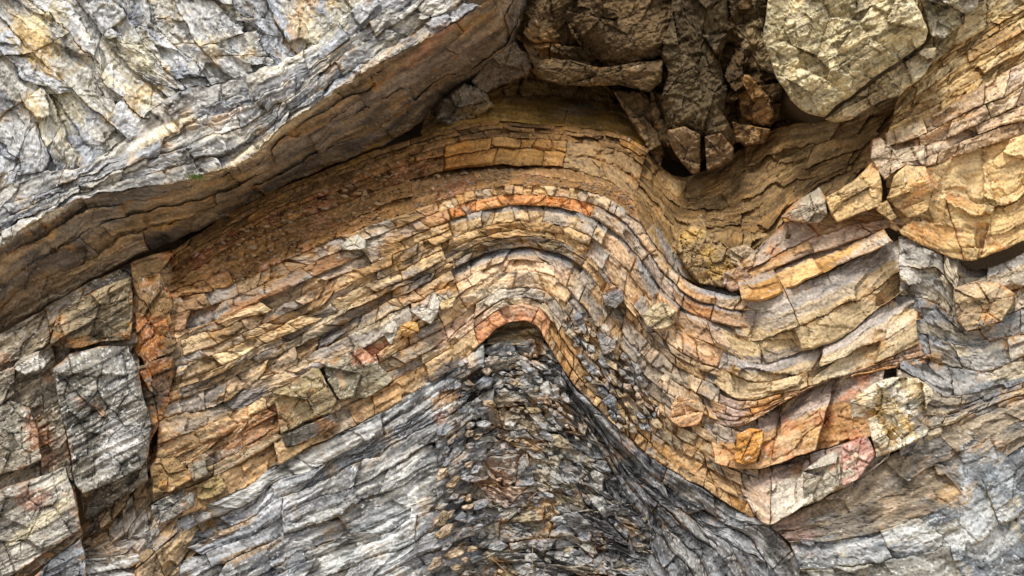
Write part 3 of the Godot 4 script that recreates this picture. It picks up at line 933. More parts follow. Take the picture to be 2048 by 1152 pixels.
	bed("smooth_slab", "smooth mottled slab in the lower right corner", "rock slab", "1532,1046,.46 1605,1018,.5 1680,980,.52 1752,925,.52 1860,878,.52 1965,828,.5 2110,775,.48", "1580,1085,.56 1660,1082,.62 1760,1062,.64 1860,1025,.66 1930,985,.66 2010,915,.62 2110,850,.6",
		{"rows": [0, .45, 1], "len": 260, "pal": "92836e 867a68 988a74 7e7a74", "fac": .04, "fs": .6, "rough": .014, "lam": .008, "ls": .3, "depth": .02, "gap": .8, "bev": .006, "prot": .012, "tilt": .05, "scuff": .14, "con": .7, "rust": .2, "rustcol": "b89a78"})
	bed("smooth_slab", "white veined blue grey foot of the slab in the lower right corner", "rock slab", "1580,1085,.56 1660,1082,.62 1760,1062,.64 1860,1025,.66 1930,985,.66 2010,915,.62 2110,850,.6", "1630,1230,.68 1720,1230,.74 1800,1235,.76 1900,1240,.78 2000,1240,.78 2090,1235,.78 2190,1220,.78",
		{"rows": [0, .35, 1], "len": 230, "pal": "86847c 7a8086 928c7c 70767c", "fac": .05, "fs": .6, "rough": .014, "lam": .01, "ls": .3, "depth": .02, "gap": .8, "bev": .008, "prot": .015, "tilt": .06, "scuff": .3, "white": "dee1e1", "con": .6, "rust": .14, "rustcol": "c4b488"})

	# ---- left edge
	bed("jointed_pillar", "whitish grey bedded pillar at the left edge", "rock pillar", "-90,718,.1 0,668,.1 92,616,.1", "-90,1240,.35 35,1165,.35 166,1075,.35",
		{"rows": [0, .14, .26, .42, .55, .68, .8, .9, 1], "len": 95, "pal": "9e927c a69a84 8c8272 807a70 aea28a", "comp": .1, "fac": .05, "fs": 1.0, "lam": .012, "prot": .04, "depth": .08, "scuff": .3, "con": .9, "rust": .22, "rustcol": "a8764a"})
	bed("jointed_pillar", "tall dark grey pillar between two upright cracks on the left", "rock pillar", "90,615,.08 150,580,.08 205,553,.08 264,526,.06", "172,1046,.3 215,1014,.32 255,990,.32 297,962,.3",
		{"rows": [0, .17, .3, .9, 1], "len": 125, "pal": "8c8474 827a6e 787064 968a76", "fac": .09, "fs": .6, "lam": .008, "prot": .05, "tilt": .4, "depth": .1, "gap": 1.6, "bev": .015, "bw": 5, "scuff": .28, "con": .9, "rust": .1})
	bed("jointed_pillar", "rust orange recessed pillar right of the dark grey one", "rock pillar", "262,527,.0 300,511,.0 348,500,.0", "288,905,.1 300,888,.12 318,862,.12",
		{"rows": [0, .36, .5, .78, 1], "len": 60, "pal": "a8804c 94764c b08c5c 8c7c68 7e7468", "fac": .07, "fs": .7, "prot": .05, "tilt": .6, "depth": .06, "rust": .35, "rustcol": "b06a30", "con": .8})
	bed("broken_bed", "brown splintered rock below the rust orange pillar", "rock layer", "150,1062,.14 225,1000,.14 300,900,.12 352,872,.1", "120,1290,.34 250,1260,.34 360,1200,.3 450,1090,.22",
		{"rows": 7, "len": 52, "pal": "9a8262 8a7860 a48c68 7c766e", "lam": .012, "fac": .05, "fs": 1.0, "prot": .06, "tilt": .5, "depth": .06, "con": .9, "rust": .2})

	# ---- dark slates below
	bed("slate_limb", "blue grey slate sheets filling the lower left", "slate", "165,1090,.2 300,1062,.2 410,1012,.2 493,974,.2 555,925,.2 655,880,.2 753,831,.2 829,781,.2 900,742,.19 942,706,.14 1000,672,.0", "205,1420,.4 340,1400,.4 450,1370,.4 540,1340,.4 610,1320,.38 690,1300,.38 760,1280,.36 830,1260,.34 890,1240,.32 935,1230,.24 985,1220,.08",
		{"rows": 11, "len": 150, "ragged": [0.0, 1.3], "comp": .08, "pal": "92959a 80848a a0a19e 70747a acaca8", "lam": .012, "ls": .5, "fac": .035, "fs": .5, "prot": .04, "tilt": .2, "gap": .6, "crack": .008, "depth": .04, "con": 1.2, "scuff": .26, "white": "e4e6e6", "rust": .22, "rustcol": "a58a62", "lean": .5, "rough": .014})
	bed("slate_limb", "black streaked slate limb falling to the lower right", "slate", "1125,738,.13 1150,775,.14 1202,824,.15 1264,882,.16 1337,937,.25 1407,980,.32 1478,1024,.38 1542,1052,.44 1604,1132,.52 1650,1230,.58", "1115,800,-.02 1150,860,.0 1178,930,.04 1195,1000,.06 1205,1060,.1 1215,1110,.14 1225,1160,.18 1240,1210,.34 1260,1260,.4 1400,1300,.5",
		{"rows": 9, "len": 95, "pal": "72757a 606368 828484 928f8a", "lam": .013, "ls": .6, "fac": .05, "fs": .8, "prot": .035, "tilt": .25, "depth": .06, "con": 1.0, "scuff": .26, "white": "d2d0cc", "rust": .12, "rustcol": "a88460", "lean": .6, "rough": .016})
	bed("crushed_core", "earthy crushed rock in the core of the fold", "crushed rock", "940,690,.02 1000,684,.05 1045,684,.06 1085,682,.05 1190,770,.02", "800,1240,.14 950,1240,.24 1080,1240,.27 1200,1240,.26 1380,1240,.18",
		{"rows": 16, "len": 40, "wob": .9, "pal": "98989a 8c8e90 a49c8c a89878 86888c", "lam": .008, "fac": .04, "fs": 2.2, "prot": .04, "tilt": .5, "depth": .04, "con": .7, "rough": .03, "lean": .8, "scuff": .14})


func chunks():
	# rocks that close the hollow from above
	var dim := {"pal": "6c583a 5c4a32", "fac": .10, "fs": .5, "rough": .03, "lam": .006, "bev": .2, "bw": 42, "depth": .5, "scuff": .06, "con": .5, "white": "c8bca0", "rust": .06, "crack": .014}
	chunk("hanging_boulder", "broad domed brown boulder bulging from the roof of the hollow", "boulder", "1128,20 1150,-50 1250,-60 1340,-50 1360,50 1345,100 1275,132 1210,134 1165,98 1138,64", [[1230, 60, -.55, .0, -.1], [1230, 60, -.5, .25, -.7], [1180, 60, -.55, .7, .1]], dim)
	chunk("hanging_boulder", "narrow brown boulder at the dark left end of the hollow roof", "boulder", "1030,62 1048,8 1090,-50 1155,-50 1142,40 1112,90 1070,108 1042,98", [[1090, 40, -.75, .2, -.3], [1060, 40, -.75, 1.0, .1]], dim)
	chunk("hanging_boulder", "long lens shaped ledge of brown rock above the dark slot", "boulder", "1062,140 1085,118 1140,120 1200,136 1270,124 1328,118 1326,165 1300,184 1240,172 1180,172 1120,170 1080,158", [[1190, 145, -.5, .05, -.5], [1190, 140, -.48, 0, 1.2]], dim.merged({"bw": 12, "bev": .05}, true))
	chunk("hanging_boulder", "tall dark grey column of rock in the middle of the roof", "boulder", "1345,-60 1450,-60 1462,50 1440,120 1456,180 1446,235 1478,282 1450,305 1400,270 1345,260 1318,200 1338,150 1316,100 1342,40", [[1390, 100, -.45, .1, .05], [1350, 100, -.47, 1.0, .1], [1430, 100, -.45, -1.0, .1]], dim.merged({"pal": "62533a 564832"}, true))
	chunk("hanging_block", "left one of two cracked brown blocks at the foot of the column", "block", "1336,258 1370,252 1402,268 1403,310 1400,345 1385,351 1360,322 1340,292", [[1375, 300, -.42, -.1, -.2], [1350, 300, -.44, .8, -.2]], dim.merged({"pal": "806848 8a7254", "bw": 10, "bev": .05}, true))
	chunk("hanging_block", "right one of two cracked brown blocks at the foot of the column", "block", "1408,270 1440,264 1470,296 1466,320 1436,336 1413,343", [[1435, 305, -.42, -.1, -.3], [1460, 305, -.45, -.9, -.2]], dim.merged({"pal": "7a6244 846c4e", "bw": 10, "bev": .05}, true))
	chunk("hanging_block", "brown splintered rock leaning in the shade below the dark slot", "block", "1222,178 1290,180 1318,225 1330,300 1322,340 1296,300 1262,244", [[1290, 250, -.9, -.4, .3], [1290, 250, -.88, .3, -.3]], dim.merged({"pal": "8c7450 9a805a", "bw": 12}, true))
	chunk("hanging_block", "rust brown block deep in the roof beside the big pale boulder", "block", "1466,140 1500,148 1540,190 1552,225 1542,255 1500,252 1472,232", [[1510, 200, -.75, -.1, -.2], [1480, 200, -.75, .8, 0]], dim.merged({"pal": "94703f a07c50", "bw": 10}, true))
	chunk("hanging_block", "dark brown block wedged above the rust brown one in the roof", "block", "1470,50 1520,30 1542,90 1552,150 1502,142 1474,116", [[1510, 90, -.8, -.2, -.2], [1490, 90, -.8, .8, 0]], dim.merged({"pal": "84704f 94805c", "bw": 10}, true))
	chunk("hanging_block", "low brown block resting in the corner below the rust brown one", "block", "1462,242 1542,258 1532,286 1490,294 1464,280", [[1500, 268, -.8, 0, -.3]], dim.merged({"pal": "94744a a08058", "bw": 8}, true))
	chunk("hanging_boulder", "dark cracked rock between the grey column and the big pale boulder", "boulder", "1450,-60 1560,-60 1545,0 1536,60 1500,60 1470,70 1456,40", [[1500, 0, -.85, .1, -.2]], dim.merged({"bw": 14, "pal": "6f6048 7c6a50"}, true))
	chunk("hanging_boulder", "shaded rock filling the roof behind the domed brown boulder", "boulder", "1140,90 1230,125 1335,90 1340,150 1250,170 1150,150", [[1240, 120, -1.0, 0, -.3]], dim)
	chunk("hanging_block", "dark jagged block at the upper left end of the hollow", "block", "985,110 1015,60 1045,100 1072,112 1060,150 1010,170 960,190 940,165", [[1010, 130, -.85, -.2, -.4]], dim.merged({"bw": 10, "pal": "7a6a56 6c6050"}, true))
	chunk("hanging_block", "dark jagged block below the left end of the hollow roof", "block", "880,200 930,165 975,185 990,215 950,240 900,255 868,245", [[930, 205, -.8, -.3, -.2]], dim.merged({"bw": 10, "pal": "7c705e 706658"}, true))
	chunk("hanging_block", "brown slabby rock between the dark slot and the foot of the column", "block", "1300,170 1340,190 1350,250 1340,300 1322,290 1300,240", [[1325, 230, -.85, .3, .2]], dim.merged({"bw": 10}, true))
	var pale := {"pal": "ccbe98 c0b28a", "fac": .15, "fs": .5, "rough": .028, "lam": .01, "bev": .07, "bw": 15, "depth": .7, "scuff": .2, "con": .6, "white": "ece8d6", "rust": .2, "rustcol": "d2bd82", "crack": .015}
	var big := chunk("pale_boulder", "big pale grey boulder overhanging the right end of the hollow", "boulder", "1548,-60 1532,20 1526,80 1540,112 1550,150 1578,196 1610,224 1645,232 1692,200 1752,152 1800,120 1850,88 1858,60 1836,15 1800,-60", [[1700, 60, .40, .05, .12], [1640, 150, .36, .35, -.55], [1580, 100, .3, 1.0, -.1], [1760, 120, .4, -.35, -.35]], pale)
	stone_into(big, knots("1538,92 1572,80 1602,100 1600,132 1572,146 1546,132"), [[1570, 110, .36, .5, -.2]], pale.merged({"bw": 14, "bev": .06, "fac": .05, "depth": .2}, true))
	stone_into(big, knots("1562,150 1602,134 1652,158 1694,192 1648,234 1612,226 1580,200"), [[1630, 180, .42, .3, -.5], [1600, 160, .4, .8, .2]], pale.merged({"bw": 16, "bev": .07, "fac": .06, "depth": .25}, true))
	chunk("pale_slab", "tan slab hanging under the big pale boulder", "slab", "1648,238 1690,208 1750,160 1850,97 1873,93 1870,118 1846,152 1800,190 1760,202 1700,240 1670,246", [[1760, 170, .2, .1, -.5], [1760, 160, .2, .1, .4]], pale.merged({"pal": "b8a684 c4b48c", "fac": .05, "fs": .9, "bw": 9, "bev": .05, "depth": .4}, true))
	chunk("pale_boulder", "grey angular rock at the top edge beside the big pale boulder", "boulder", "1838,-5 1850,-60 1970,-60 1955,12 1926,52 1886,78 1862,72", [[1890, 20, .12, .1, -.2], [1930, 20, .1, -.6, -.1]], pale.merged({"pal": "b0a890 a09a8a", "bw": 12, "bev": .06, "depth": .35}, true))
	# trough
	var rusty := {"pal": "a4885c 98805a", "fac": .05, "fs": 1.4, "rough": .03, "lam": .004, "bev": .05, "bw": 12, "depth": .2, "scuff": .06, "con": .6, "rust": .4, "rustcol": "c09a44", "crack": .05}
	chunk("lichen_rock", "knobbly rock with bright yellow crust in the bottom of the trough", "rock", "1358,468 1385,446 1430,470 1462,500 1474,545 1448,576 1402,570 1372,540 1350,498", [[1410, 510, .0, .1, .7], [1410, 545, .03, .1, -.1]], rusty)
	chunk("trough_stone", "purplish round stone wedged beside the yellow crusted rock", "stone", "1446,545 1482,530 1505,552 1490,578 1462,584 1443,570", [[1475, 555, .1, -.2, .2]], {"pal": "a88e80 b09684", "fac": .03, "fs": 1.4, "bev": .05, "bw": 12, "depth": .2, "con": .4})
	chunk("trough_stone", "layered brown knob above the purplish round stone", "stone", "1458,498 1490,488 1512,505 1510,532 1480,540 1458,526", [[1485, 515, .06, -.2, .3]], {"pal": "ac987c b8a284", "fac": .03, "fs": 1.4, "bev": .05, "bw": 10, "depth": .2, "con": .6, "lam": .01})
	# blocks on the right
	var blk := {"rich": 1.15, "pal": "cdb184 c2a678", "fac": .05, "fs": .6, "rough": .010, "lam": .006, "bev": .012, "bw": 3, "depth": .35, "scuff": .18, "con": .6, "round": 1, "rust": .25, "rustcol": "cc8c3e", "crack": .03}
	chunk("loose_block", "big tan cuboid block perched above the trough on the right", "block", "1648,396 1706,362 1744,322 1756,330 1766,370 1764,410 1672,447 1660,430", [[1715, 400, .34, .1, -.1], [1690, 375, .3, .5, 1.4], [1758, 380, .34, -1.2, 0]], blk)
	chunk("loose_block", "grey block left of the big tan cuboid above the trough", "block", "1562,434 1600,396 1640,374 1652,398 1656,428 1640,446 1606,448", [[1615, 425, .26, .2, -.1], [1610, 405, .24, .3, 1.3]], blk.merged({"pal": "aca08c a09684"}, true))
	chunk("loose_block", "angular tan block right of the big tan cuboid above the trough", "block", "1772,400 1786,352 1812,330 1852,330 1870,378 1856,424 1816,438 1788,412", [[1820, 390, .32, .0, -.15], [1820, 355, .3, .1, 1.0], [1785, 390, .3, 1.1, 0]], blk)
	chunk("loose_block", "pale cracked block standing behind the big tan cuboid", "block", "1738,318 1744,280 1762,274 1790,300 1850,290 1852,328 1812,332 1780,350 1768,362", [[1790, 320, .2, -.1, .2], [1760, 300, .18, .6, .5]], blk.merged({"pal": "c8b8a0 bca890"}, true))
	chunk("loose_block", "small tan block tucked under the right hand tan block", "block", "1752,408 1775,400 1795,435 1782,442 1752,420", [[1772, 422, .3, .2, .1]], blk)
	chunk("loose_block", "grey brown corner block at the end of the thick bed on the right", "block", "1906,576 1950,562 2000,566 2030,586 2027,606 2004,642 1931,665 1912,642", [[1960, 620, .5, .1, -.1], [1960, 590, .48, .1, 1.5], [2010, 610, .5, -.9, .2]], blk.merged({"pal": "b09c7c a8947a", "cappal": "9c9896"}, true))
	chunk("streaked_block", "big white and yellow streaked block standing proud at the lower right", "block", "1698,802 1744,768 1785,752 1835,756 1880,786 1854,810 1864,850 1854,872 1788,903 1752,917 1742,880 1734,850 1706,870", [[1790, 840, .68, .2, .1], [1760, 790, .64, .5, 1.0], [1828, 820, .68, -1.7, .3], [1830, 785, .66, -.6, 1.2], [1720, 820, .62, .8, .1]], blk.merged({"pal": "c4b08a d2c8b0", "fac": .11, "fs": .7, "scuff": .34, "con": .8, "lam": .01, "white": "f0ece0", "rustcol": "cf9a3c", "depth": .4}, true))
	chunk("streaked_block", "pinkish block with red specks below the streaked block", "block", "1683,890 1733,868 1752,910 1716,960 1684,974", [[1710, 915, .66, .2, .1], [1735, 910, .66, -.9, .2]], blk.merged({"pal": "d0aa9c c09a8c", "scuff": .3, "rustcol": "b8604c"}, true))
	chunk("streaked_block", "square whitish block sticking out of the lowest row on the right", "block", "1604,942 1626,925 1679,892 1682,930 1680,976 1640,1002 1606,1014", [[1640, 960, .68, .05, -.1], [1640, 925, .66, .1, 1.2]], blk.merged({"pal": "aca698 bab2a2", "scuff": .25}, true))
	chunk("streaked_block", "small orange block below the purple grey top at the lower right", "block", "1474,866 1500,856 1528,858 1527,885 1512,925 1478,930 1466,918", [[1500, 895, .52, .1, -.1], [1500, 868, .5, 0, 1.2]], blk.merged({"pal": "cc9a58 c08c50"}, true))
	# left limb
	chunk("jutting_block", "big brown block with a sharp whitish right edge on the left limb", "block", "545,786 600,752 636,727 654,765 676,800 664,824 620,842 560,868 552,820", [[610, 800, .34, .05, -.05], [650, 770, .34, -1.0, .3], [600, 770, .32, .1, .8]], blk.merged({"pal": "a0906f 93846a", "scuff": .2, "rust": .14}, true))
	chunk("jutting_block", "dark grey slab under the big brown block on the left limb", "block", "560,872 664,828 676,850 640,868 600,888 572,896", [[620, 865, .36, .05, -.6]], blk.merged({"pal": "7c7c78 888680"}, true))
	chunk("jutting_block", "pointed grey block with a straight bright edge on the left limb", "block", "642,732 706,700 716,681 750,720 790,760 736,796 680,802 656,766", [[700, 750, .28, .1, -.05], [745, 735, .28, -.7, .5]], blk.merged({"pal": "9c927c 8c8674", "scuff": .25}, true))
	chunk("jutting_block", "white knobbed block in the middle of the left limb", "block", "764,668 776,638 790,642 806,664 800,684 780,692", [[785, 665, .26, .2, .1], [795, 665, .26, -.8, 0]], blk.merged({"pal": "d0ccc0 c2bcae", "scuff": .3}, true))
	chunk("jutting_block", "rounded ochre block beside the white knobbed block", "block", "796,655 815,640 836,642 840,662 815,676 802,672", [[818, 658, .26, .1, .1]], blk.merged({"pal": "c9a468 bd9658"}, true))
	chunk("jutting_block", "pale grey block with a slanted top below the crest on the left limb", "block", "818,620 855,592 872,582 882,600 878,622 862,650 840,640", [[850, 615, .26, .2, .2], [870, 610, .26, -1.0, 0]], blk.merged({"pal": "c8c2b6 b8b0a4", "scuff": .25}, true))
	chunk("jutting_block", "cream block with small cracks right of the slanted pale grey block", "block", "872,585 900,576 912,595 905,615 880,622", [[890, 600, .25, 0, 0]], blk.merged({"pal": "d4c49e c8b48c"}, true))
	chunk("jutting_block", "pale rounded block pair at the upper edge of the left limb", "block", "672,500 700,470 716,465 735,480 732,498 700,502", [[705, 485, .12, .1, .3]], blk.merged({"pal": "c8c4b4 b4b2a8", "scuff": .25}, true))
	chunk("jutting_block", "grey brown block between the fractures at the lower left", "block", "298,935 312,915 350,914 384,945 386,960 340,985 306,990", [[340, 950, .34, .1, .1], [345, 925, .32, 0, .9]], blk.merged({"pal": "a48a64 967e5c"}, true))
	chunk("jutting_block", "small grey cube right of the grey brown block at the lower left", "block", "374,928 396,916 412,922 417,950 390,966 376,950", [[396, 940, .34, -.1, .1], [392, 925, .32, 0, .8]], blk.merged({"pal": "96907f 8a8474"}, true))
	chunk("jutting_block", "grey slab with pale streaks under the grey brown block at the lower left", "block", "300,1010 372,972 388,985 390,1010 350,1035 314,1052 304,1030", [[345, 1012, .36, .05, -.1], [345, 992, .34, .05, .9]], blk.merged({"pal": "908c84 84827c", "scuff": .25}, true))
	chunk("jutting_block", "flat brown block right of the grey slab at the lower left", "block", "386,972 420,958 438,948 456,972 450,985 410,1002 392,998", [[420, 975, .3, -.1, 0]], blk.merged({"pal": "9a8862 8c7c5c"}, true))
	# right limb
	chunk("jutting_block", "large pale rounded block where the right limb bends into the trough", "block", "1284,628 1312,606 1335,604 1352,622 1346,650 1330,660 1300,658 1288,645", [[1318, 635, .24, .1, .1], [1310, 615, .22, 0, .8]], blk.merged({"pal": "c4b898 b4a486"}, true))
	chunk("jutting_block", "dark grey squarish block on the right limb left of the large pale one", "block", "1203,588 1222,565 1246,578 1250,600 1232,618 1208,610", [[1226, 592, .22, 0, 0]], blk.merged({"pal": "94908a 88868a"}, true))
	chunk("jutting_block", "grey rounded block in the rubble of the lower right limb", "block", "1196,690 1212,668 1232,680 1232,700 1205,712", [[1214, 690, .26, 0, 0]], blk.merged({"pal": "98948e 8a8886"}, true))
	chunk("jutting_block", "smooth salmon block bounded by cracks low on the right limb", "block", "1340,812 1352,790 1385,798 1412,812 1400,850 1362,856 1340,840", [[1375, 825, .3, 0, 0]], blk.merged({"pal": "d0ab84 c89c74"}, true))
	# the grey pillars at the lower left
	chunk("pillar_block", "big grey block with a pale streaked face between the two upright cracks", "block", "106,738 138,706 200,692 256,690 276,735 290,800 304,850 296,915 284,936 230,964 165,990 150,972 140,900 120,820", [[200, 850, .44, .05, .05], [200, 740, .42, .1, .8], [280, 840, .44, -1.2, .1]],
		blk.merged({"pal": "8a877e 787670", "fac": .05, "fs": .8, "scuff": .34, "white": "e2e2e0", "rust": .1, "lam": .016, "con": 1.2, "depth": .35}, true))
	chunk("pillar_block", "dark foliated rock cap above the big grey pillar block", "block", "100,690 112,630 160,596 215,570 262,552 268,610 262,680 210,684 150,698", [[190, 640, .3, .05, .15]], blk.merged({"pal": "84785f 766a56", "fac": .07, "fs": .6, "scuff": .16, "lam": .012, "con": 1.0, "depth": .25}, true))
	chunk("pillar_block", "rounded whitish block at the top of the left edge pillar", "block", "24,736 40,716 80,700 96,724 88,738 50,752", [[60, 726, .36, .1, .3]], blk.merged({"pal": "aeaaa2 9c968c", "scuff": .25}, true))
	chunk("pillar_block", "whitish slab with cream ribbons in the lower left corner", "slab", "-60,1000 60,958 132,932 150,990 164,1056 60,1128 0,1168 -60,1210", [[60, 1050, .5, .05, .0], [60, 970, .46, .1, 1.0]], blk.merged({"pal": "a19d94 8e8a82", "scuff": .3, "white": "e8e4d8", "lam": .014, "con": .9, "rust": .12}, true))
	chunk("pillar_block", "dark grey wedge below the slanting pebble crack in the lower left corner", "block", "30,1190 100,1120 160,1078 172,1110 176,1200", [[120, 1140, .46, .1, .1]], blk.merged({"pal": "8a8e94 7a7e84", "scuff": .2}, true))
	chunk("pillar_block", "grey angular block with a rusty seam in the left edge pillar", "block", "-40,830 20,800 60,815 76,860 84,920 40,940 -40,960", [[30, 870, .42, .1, .1], [30, 820, .4, .1, .9]], blk.merged({"pal": "989284 8a8478", "scuff": .3, "rust": .2, "rustcol": "a8693c"}, true))
	chunk("pillar_block", "rust stained angular block in the upper half of the orange pillar", "block", "266,566 290,548 322,548 340,575 346,640 352,700 320,716 290,735 270,702 264,640", [[310, 640, .2, -.3, .05], [285, 640, .2, .5, .1]], blk.merged({"pal": "98744a 8a7458", "fac": .09, "fs": .6, "rust": .4, "rustcol": "b06a30", "warp": 10, "depth": .25}, true))
	chunk("pillar_block", "rust stained wedge in the lower half of the orange pillar", "block", "268,735 300,722 348,706 346,764 334,822 312,866 296,890 282,830", [[315, 790, .26, -.4, .1], [290, 790, .26, .5, .1]], blk.merged({"pal": "96704a 7c6e5e", "fac": .09, "fs": .6, "rust": .35, "rustcol": "b06a30", "warp": 10, "depth": .25}, true))


# ---------------------------------------------------------------- the rock behind and the ground
func behind():
	var st := SurfaceTool.new()
	st.begin(Mesh.PRIMITIVE_TRIANGLES)
	var brown := lin("5c4a36")
	var nx := 70
	var ny := 44
	for j in ny + 1:
		for i in nx + 1:
			var x := lerpf(-1400, 3450, float(i) / nx)
			var y := lerpf(-1300, 1460, float(j) / ny)
			var sum := 0.0
			var z := 0.0
			for h in hits:
				var d2: float = (h.x - x) * (h.x - x) + (h.y - y) * (h.y - y) + 400.0
				var w := 1.0 / (d2 * d2)
				sum += w
				z += w * h.z
			var n := FBM[(posmod(j * 37, 512)) * 512 + posmod(i * 41, 512)] - 0.5
			st.set_color(brown)
			st.add_vertex(world(Vector3(x, y, z / sum - 0.75 + n * 0.2)))
	for j in ny:
		for i in nx:
			var q := j * (nx + 1) + i
			for k in [q, q + 1, q + nx + 2, q, q + nx + 2, q + nx + 1]:
				st.add_index(k)
	st.generate_normals()
	var mi := MeshInstance3D.new()
	mi.name = "cliff"
	mi.mesh = st.commit()
	mi.material_override = rock
	mi.set_meta("kind", "structure")
	mi.set_meta("label", "weathered rock of the cliff behind the folded layers")
	add_child(mi)
	var g := MeshInstance3D.new()
	g.name = "ground"
	var pm := PlaneMesh.new()
	pm.size = Vector2(600, 300)
	g.mesh = pm
	g.position = Vector3(0, -3.4, 148)
	var gm := StandardMaterial3D.new()
	gm.albedo_color = Color(0.58, 0.53, 0.46)
	gm.roughness = 0.95
	g.material_override = gm
	g.set_meta("kind", "structure")
	g.set_meta("label", "pale stony ground in front of the cliff")
	add_child(g)


func rubble():
	var r := RandomNumberGenerator.new()
	r.seed = 4
	var pals := ["8e8f92 a09c94", "b09c7c c4ac84", "84868c 94928e", "a09480 908674", "b49c84 a88c74", "80848a 8c8e92", "9c9a96 b4aea2"]
	var core := thing("stone_pile", "grey and tan angular stones packed in the core below the arched hollow", "rubble")
	scatter_stones(core, r, 250, [[980, 1095, 705], [945, 1165, 800], [925, 1210, 900], [915, 1240, 1000], [890, 1270, 1160]], 6, 24, -22, 55, ["888c92 9ea0a2", "909498 a8a6a0", "a2a29e b2aea4", "b0a286 9c8e74"], .1, true)
	var limb := thing("stone_pile", "small grey rounded stones packed along the inside of the right limb", "rubble")
	scatter_stones(limb, r, 75, [[1120, 1190, 640], [1150, 1250, 700], [1190, 1300, 780], [1240, 1330, 860]], 8, 20, 35, 60, pals, .17)
	var edge := thing("stone_pile", "flaky grey splinters along the border of the lower left slate", "rubble")
	scatter_stones(edge, r, 60, [[920, 990, 720], [900, 970, 850], [880, 965, 960], [860, 960, 1150]], 10, 24, -40, -10, ["8e9298 a4a6a8", "7c8086 94928e", "b09c84 a08c70"], .26)


func scatter_stones(root: Node3D, r: RandomNumberGenerator, many: int, spans: Array, small: float, large: float, tilt_a: float, tilt_b: float, pals: Array, z: float, graded := false):
	# stones of uneven outline between a left and a right border, not closer than they are large
	var put := []
	var tries := 0
	while put.size() < many and tries < many * 40:
		tries += 1
		var k := r.randi() % (spans.size() - 1)
		var f := r.randf()
		var y := lerpf(spans[k][2], spans[k + 1][2], f)
		var xa := lerpf(spans[k][0], spans[k + 1][0], f)
		var xb := lerpf(spans[k][1], spans[k + 1][1], f)
		var g := (r.randf() + r.randf()) / 2.0 if graded else r.randf()
		var x := lerpf(xa, xb, g)
		var size := lerpf(small, large, pow(r.randf(), 3.2))
		var free := true
		for p in put:
			if Vector2(x, y).distance_to(Vector2(p.x, p.y)) < (size + p.z) * 0.58:
				free = false
				break
		if not free: continue
		put.append(Vector3(x, y, size))
		var turn := deg_to_rad(lerpf(tilt_a, tilt_b, g) + r.randf_range(-18, 18))
		var n := r.randi_range(4, 6)
		var poly := PackedVector3Array()
		var long := r.randf_range(1.1, 2.1)
		for i in n:
			var t := TAU * (i + r.randf_range(-.3, .3)) / n
			var q := Vector2(cos(t) * size * long, sin(t) * size * .75) * r.randf_range(.8, 1.1)
			q = q.rotated(turn)
			poly.append(Vector3(x + q.x, y + q.y, 0))
		var zz: float = z + (y - spans[0][2]) * .0003 + size * .0005
		stone_into(root, poly, [[x, y, zz, r.randf_range(-.5, .5), r.randf_range(-.2, .6)], [x, y, zz + size * .001, r.randf_range(-.9, .9), r.randf_range(.3, 1.3)]],
			{"pal": pals[r.randi() % (pals.size() if not graded or absf(g - .5) < .22 else 3)], "fac": .03, "fs": 1.2, "rough": .01, "lam": .008, "bev": .006, "bw": 2.5, "depth": .06, "scuff": .16, "con": .8, "round": 0, "q": 2.6, "crack": .014, "rust": .1})


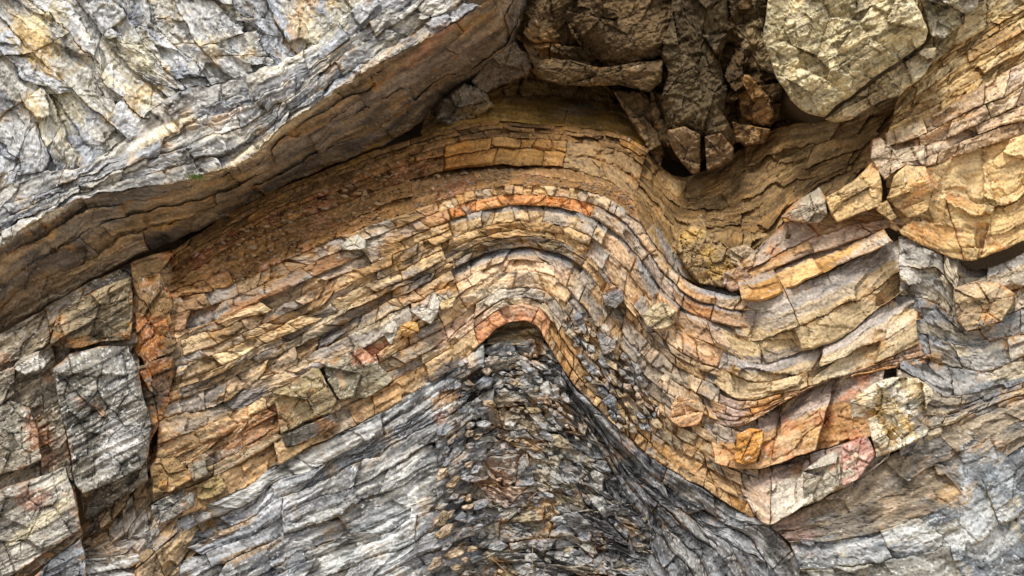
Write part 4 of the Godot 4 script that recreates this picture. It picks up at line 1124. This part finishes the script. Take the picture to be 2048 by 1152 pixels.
func small_things():
	var r := RandomNumberGenerator.new()
	r.seed = 12
	# gravel on the dusty ledges
	var top := knots("330,545,-.12 443,475,-.24 540,425,-.32 640,383,-.4 770,330,-.5 900,345,-.5 985,340,-.5 1040,340,-.5 1131,340,-.5 1225,368,-.4 1272,410,-.3")
	var bot := knots("338,598,.1 451,574,.04 541,535,.01 642,490,0 784,436,-.02 905,393,-.02 985,376,-.02 1040,369,-.02 1120,374,-.02 1200,390,-.02 1280,445,-.02")
	var pebble := pebble_mesh(3)
	var mm := MultiMesh.new()
	mm.transform_format = MultiMesh.TRANSFORM_3D
	mm.use_colors = true
	mm.mesh = pebble
	mm.instance_count = 900
	var tones := pal("96744e 886644 a0825a 7c6448 927a5c 80725e")
	for i in 900:
		var p := spline(top, r.randf_range(.6, 9.8)).lerp(spline(bot, 0), 0)
		var u := r.randf_range(.6, 9.8)
		p = spline(top, u).lerp(spline(bot, u), r.randf())
		p.z += .02
		var s := K * lerpf(1.2, 3.6, pow(r.randf(), 3.0))
		mm.set_instance_transform(i, Transform3D(Basis.from_euler(Vector3(r.randf() * 6, r.randf() * 6, r.randf() * 6)).scaled(Vector3(s * 1.5, s, s * .7)), world(p)))
		mm.set_instance_color(i, tones[r.randi() % tones.size()])
	var gravel := MultiMeshInstance3D.new()
	gravel.name = "gravel"
	gravel.multimesh = mm
	gravel.material_override = rock
	gravel.set_meta("kind", "stuff")
	gravel.set_meta("label", "fine gravel strewn over the dusty ledges")
	gravel.set_meta("category", "gravel")
	add_child(gravel)
	for i in 26:
		var u := r.randf_range(1.2, 4.2)
		var p := spline(top, u).lerp(spline(bot, u), r.randf_range(0, .7))
		p.z += .05
		loose_stone(r, p, r.randf_range(4, 8), "angular stone chip lying on the dusty ledge below the overhang", "stone chips on the dusty ledge", tones)
	var names := ["pale", "brown", "grey", "small dark"]
	for i in 4:
		var q = [Vector3(72, 1128, .42), Vector3(97, 1110, .42), Vector3(118, 1096, .42), Vector3(130, 1088, .42)][i]
		loose_stone(r, q, [6.0, 10.0, 9.0, 5.0][i], ["lowest small pebble", "largest brown pebble", "flat grey pebble", "topmost small pebble"][i] + " caught in the slanting crack at the lower left", "pebbles in the lower left crack", [tones[[5, 1, 5, 3][i]]])
	# a tuft of moss under the grey slab
	var moss := SurfaceTool.new()
	moss.begin(Mesh.PRIMITIVE_TRIANGLES)
	for i in 260:
		var at := Vector3(392 + r.randfn(0, 9), 355 + r.randfn(0, 3), .66 + r.randf_range(-.04, .04))
		var a := world(at)
		var up := Vector3(r.randf_range(-.6, .6), r.randf_range(.2, 1), r.randf_range(.2, 1)).normalized() * r.randf_range(.012, .03)
		var side := up.cross(Vector3(r.randf(), r.randf(), r.randf())).normalized() * .005
		moss.set_color(lin("55702c").lerp(lin("7c8a3c"), r.randf()))
		for v in [a - side, a + up, a + side]:
			moss.add_vertex(v)
	moss.generate_normals()
	var tuft := MeshInstance3D.new()
	tuft.name = "moss_tuft"
	tuft.mesh = moss.commit()
	var mmat := StandardMaterial3D.new()
	mmat.vertex_color_use_as_albedo = true
	mmat.roughness = .9
	mmat.cull_mode = BaseMaterial3D.CULL_DISABLED
	tuft.material_override = mmat
	tuft.set_meta("label", "little green moss tuft growing under the grey slab")
	tuft.set_meta("category", "moss")
	add_child(tuft)
	# dry stalks at the foot of the core
	var stalks := [["thin upright dry grass stalk at the foot of the crushed core", Vector3(1066, 1160, .36), Vector3(1064, 1120, .5), Vector3(1066, 1086, .5)], ["long dry grass stalk leaning left at the foot of the crushed core", Vector3(1030, 1165, .36), Vector3(1010, 1140, .5), Vector3(978, 1112, .5)]]
	for s in stalks:
		var st := SurfaceTool.new()
		st.begin(Mesh.PRIMITIVE_TRIANGLES)
		var rings := 8
		for k in rings + 1:
			var f := float(k) / rings
			var c: Vector3 = world(s[1].bezier_interpolate(s[2], s[2], s[3], f))
			for m in 5:
				var t := TAU * m / 5
				st.set_color(lin("cbb98c"))
				st.add_vertex(c + Vector3(cos(t), 0, sin(t)) * lerpf(.0035, .0012, f))
		for k in rings:
			for m in 5:
				var q := k * 5 + m
				var q2 := k * 5 + (m + 1) % 5
				for i in [q, q + 5, q2, q2, q + 5, q2 + 5]: st.add_index(i)
		st.generate_normals()
		var g := MeshInstance3D.new()
		taken["grass_stalk"] = taken.get("grass_stalk", 0) + 1
		g.name = "grass_stalk" if taken["grass_stalk"] == 1 else "grass_stalk_001"
		g.mesh = st.commit()
		g.material_override = mmat
		g.set_meta("label", s[0])
		g.set_meta("category", "grass")
		g.set_meta("group", "dry stalks at the foot of the core")
		add_child(g)


func pebble_mesh(which: int) -> ArrayMesh:
	# an angular pebble: a rough ball cut by planes
	var r := RandomNumberGenerator.new()
	r.seed = which
	var cuts := []
	for i in 9:
		cuts.append([Vector3(r.randfn(), r.randfn(), r.randfn()).normalized(), r.randf_range(.6, .9)])
	var sp := SphereMesh.new()
	sp.radial_segments = 14
	sp.rings = 8
	var arr := sp.get_mesh_arrays()
	var st := SurfaceTool.new()
	st.begin(Mesh.PRIMITIVE_TRIANGLES)
	st.set_smooth_group(-1)
	for i in arr[Mesh.ARRAY_INDEX]:
		var v: Vector3 = arr[Mesh.ARRAY_VERTEX][i] * 2.0
		for c in cuts:
			var d: float = v.dot(c[0]) - c[1]
			if d > 0: v -= c[0] * d
		st.set_color(Color.WHITE)
		st.add_vertex(v)
	st.generate_normals()
	return st.commit()


func loose_stone(r: RandomNumberGenerator, p: Vector3, size: float, label: String, group: String, tones: Array):
	var o := MeshInstance3D.new()
	taken["loose_stone"] = taken.get("loose_stone", 0) + 1
	o.name = "loose_stone" if taken["loose_stone"] == 1 else "loose_stone_%03d" % (taken["loose_stone"] - 1)
	o.mesh = pebble_mesh(100 + taken["loose_stone"])
	var m: StandardMaterial3D = rock.duplicate()
	var c: Color = tones[r.randi() % tones.size()]
	m.albedo_color = c.linear_to_srgb()
	o.material_override = m
	var s := size * K
	o.transform = Transform3D(Basis.from_euler(Vector3(r.randf_range(-.4, .4), r.randf() * 6, r.randf_range(0, .8))).scaled(Vector3(s * 1.4, s * .7, s)), world(p))
	o.set_meta("label", label)
	o.set_meta("category", "stone")
	o.set_meta("group", group)
	add_child(o, true)
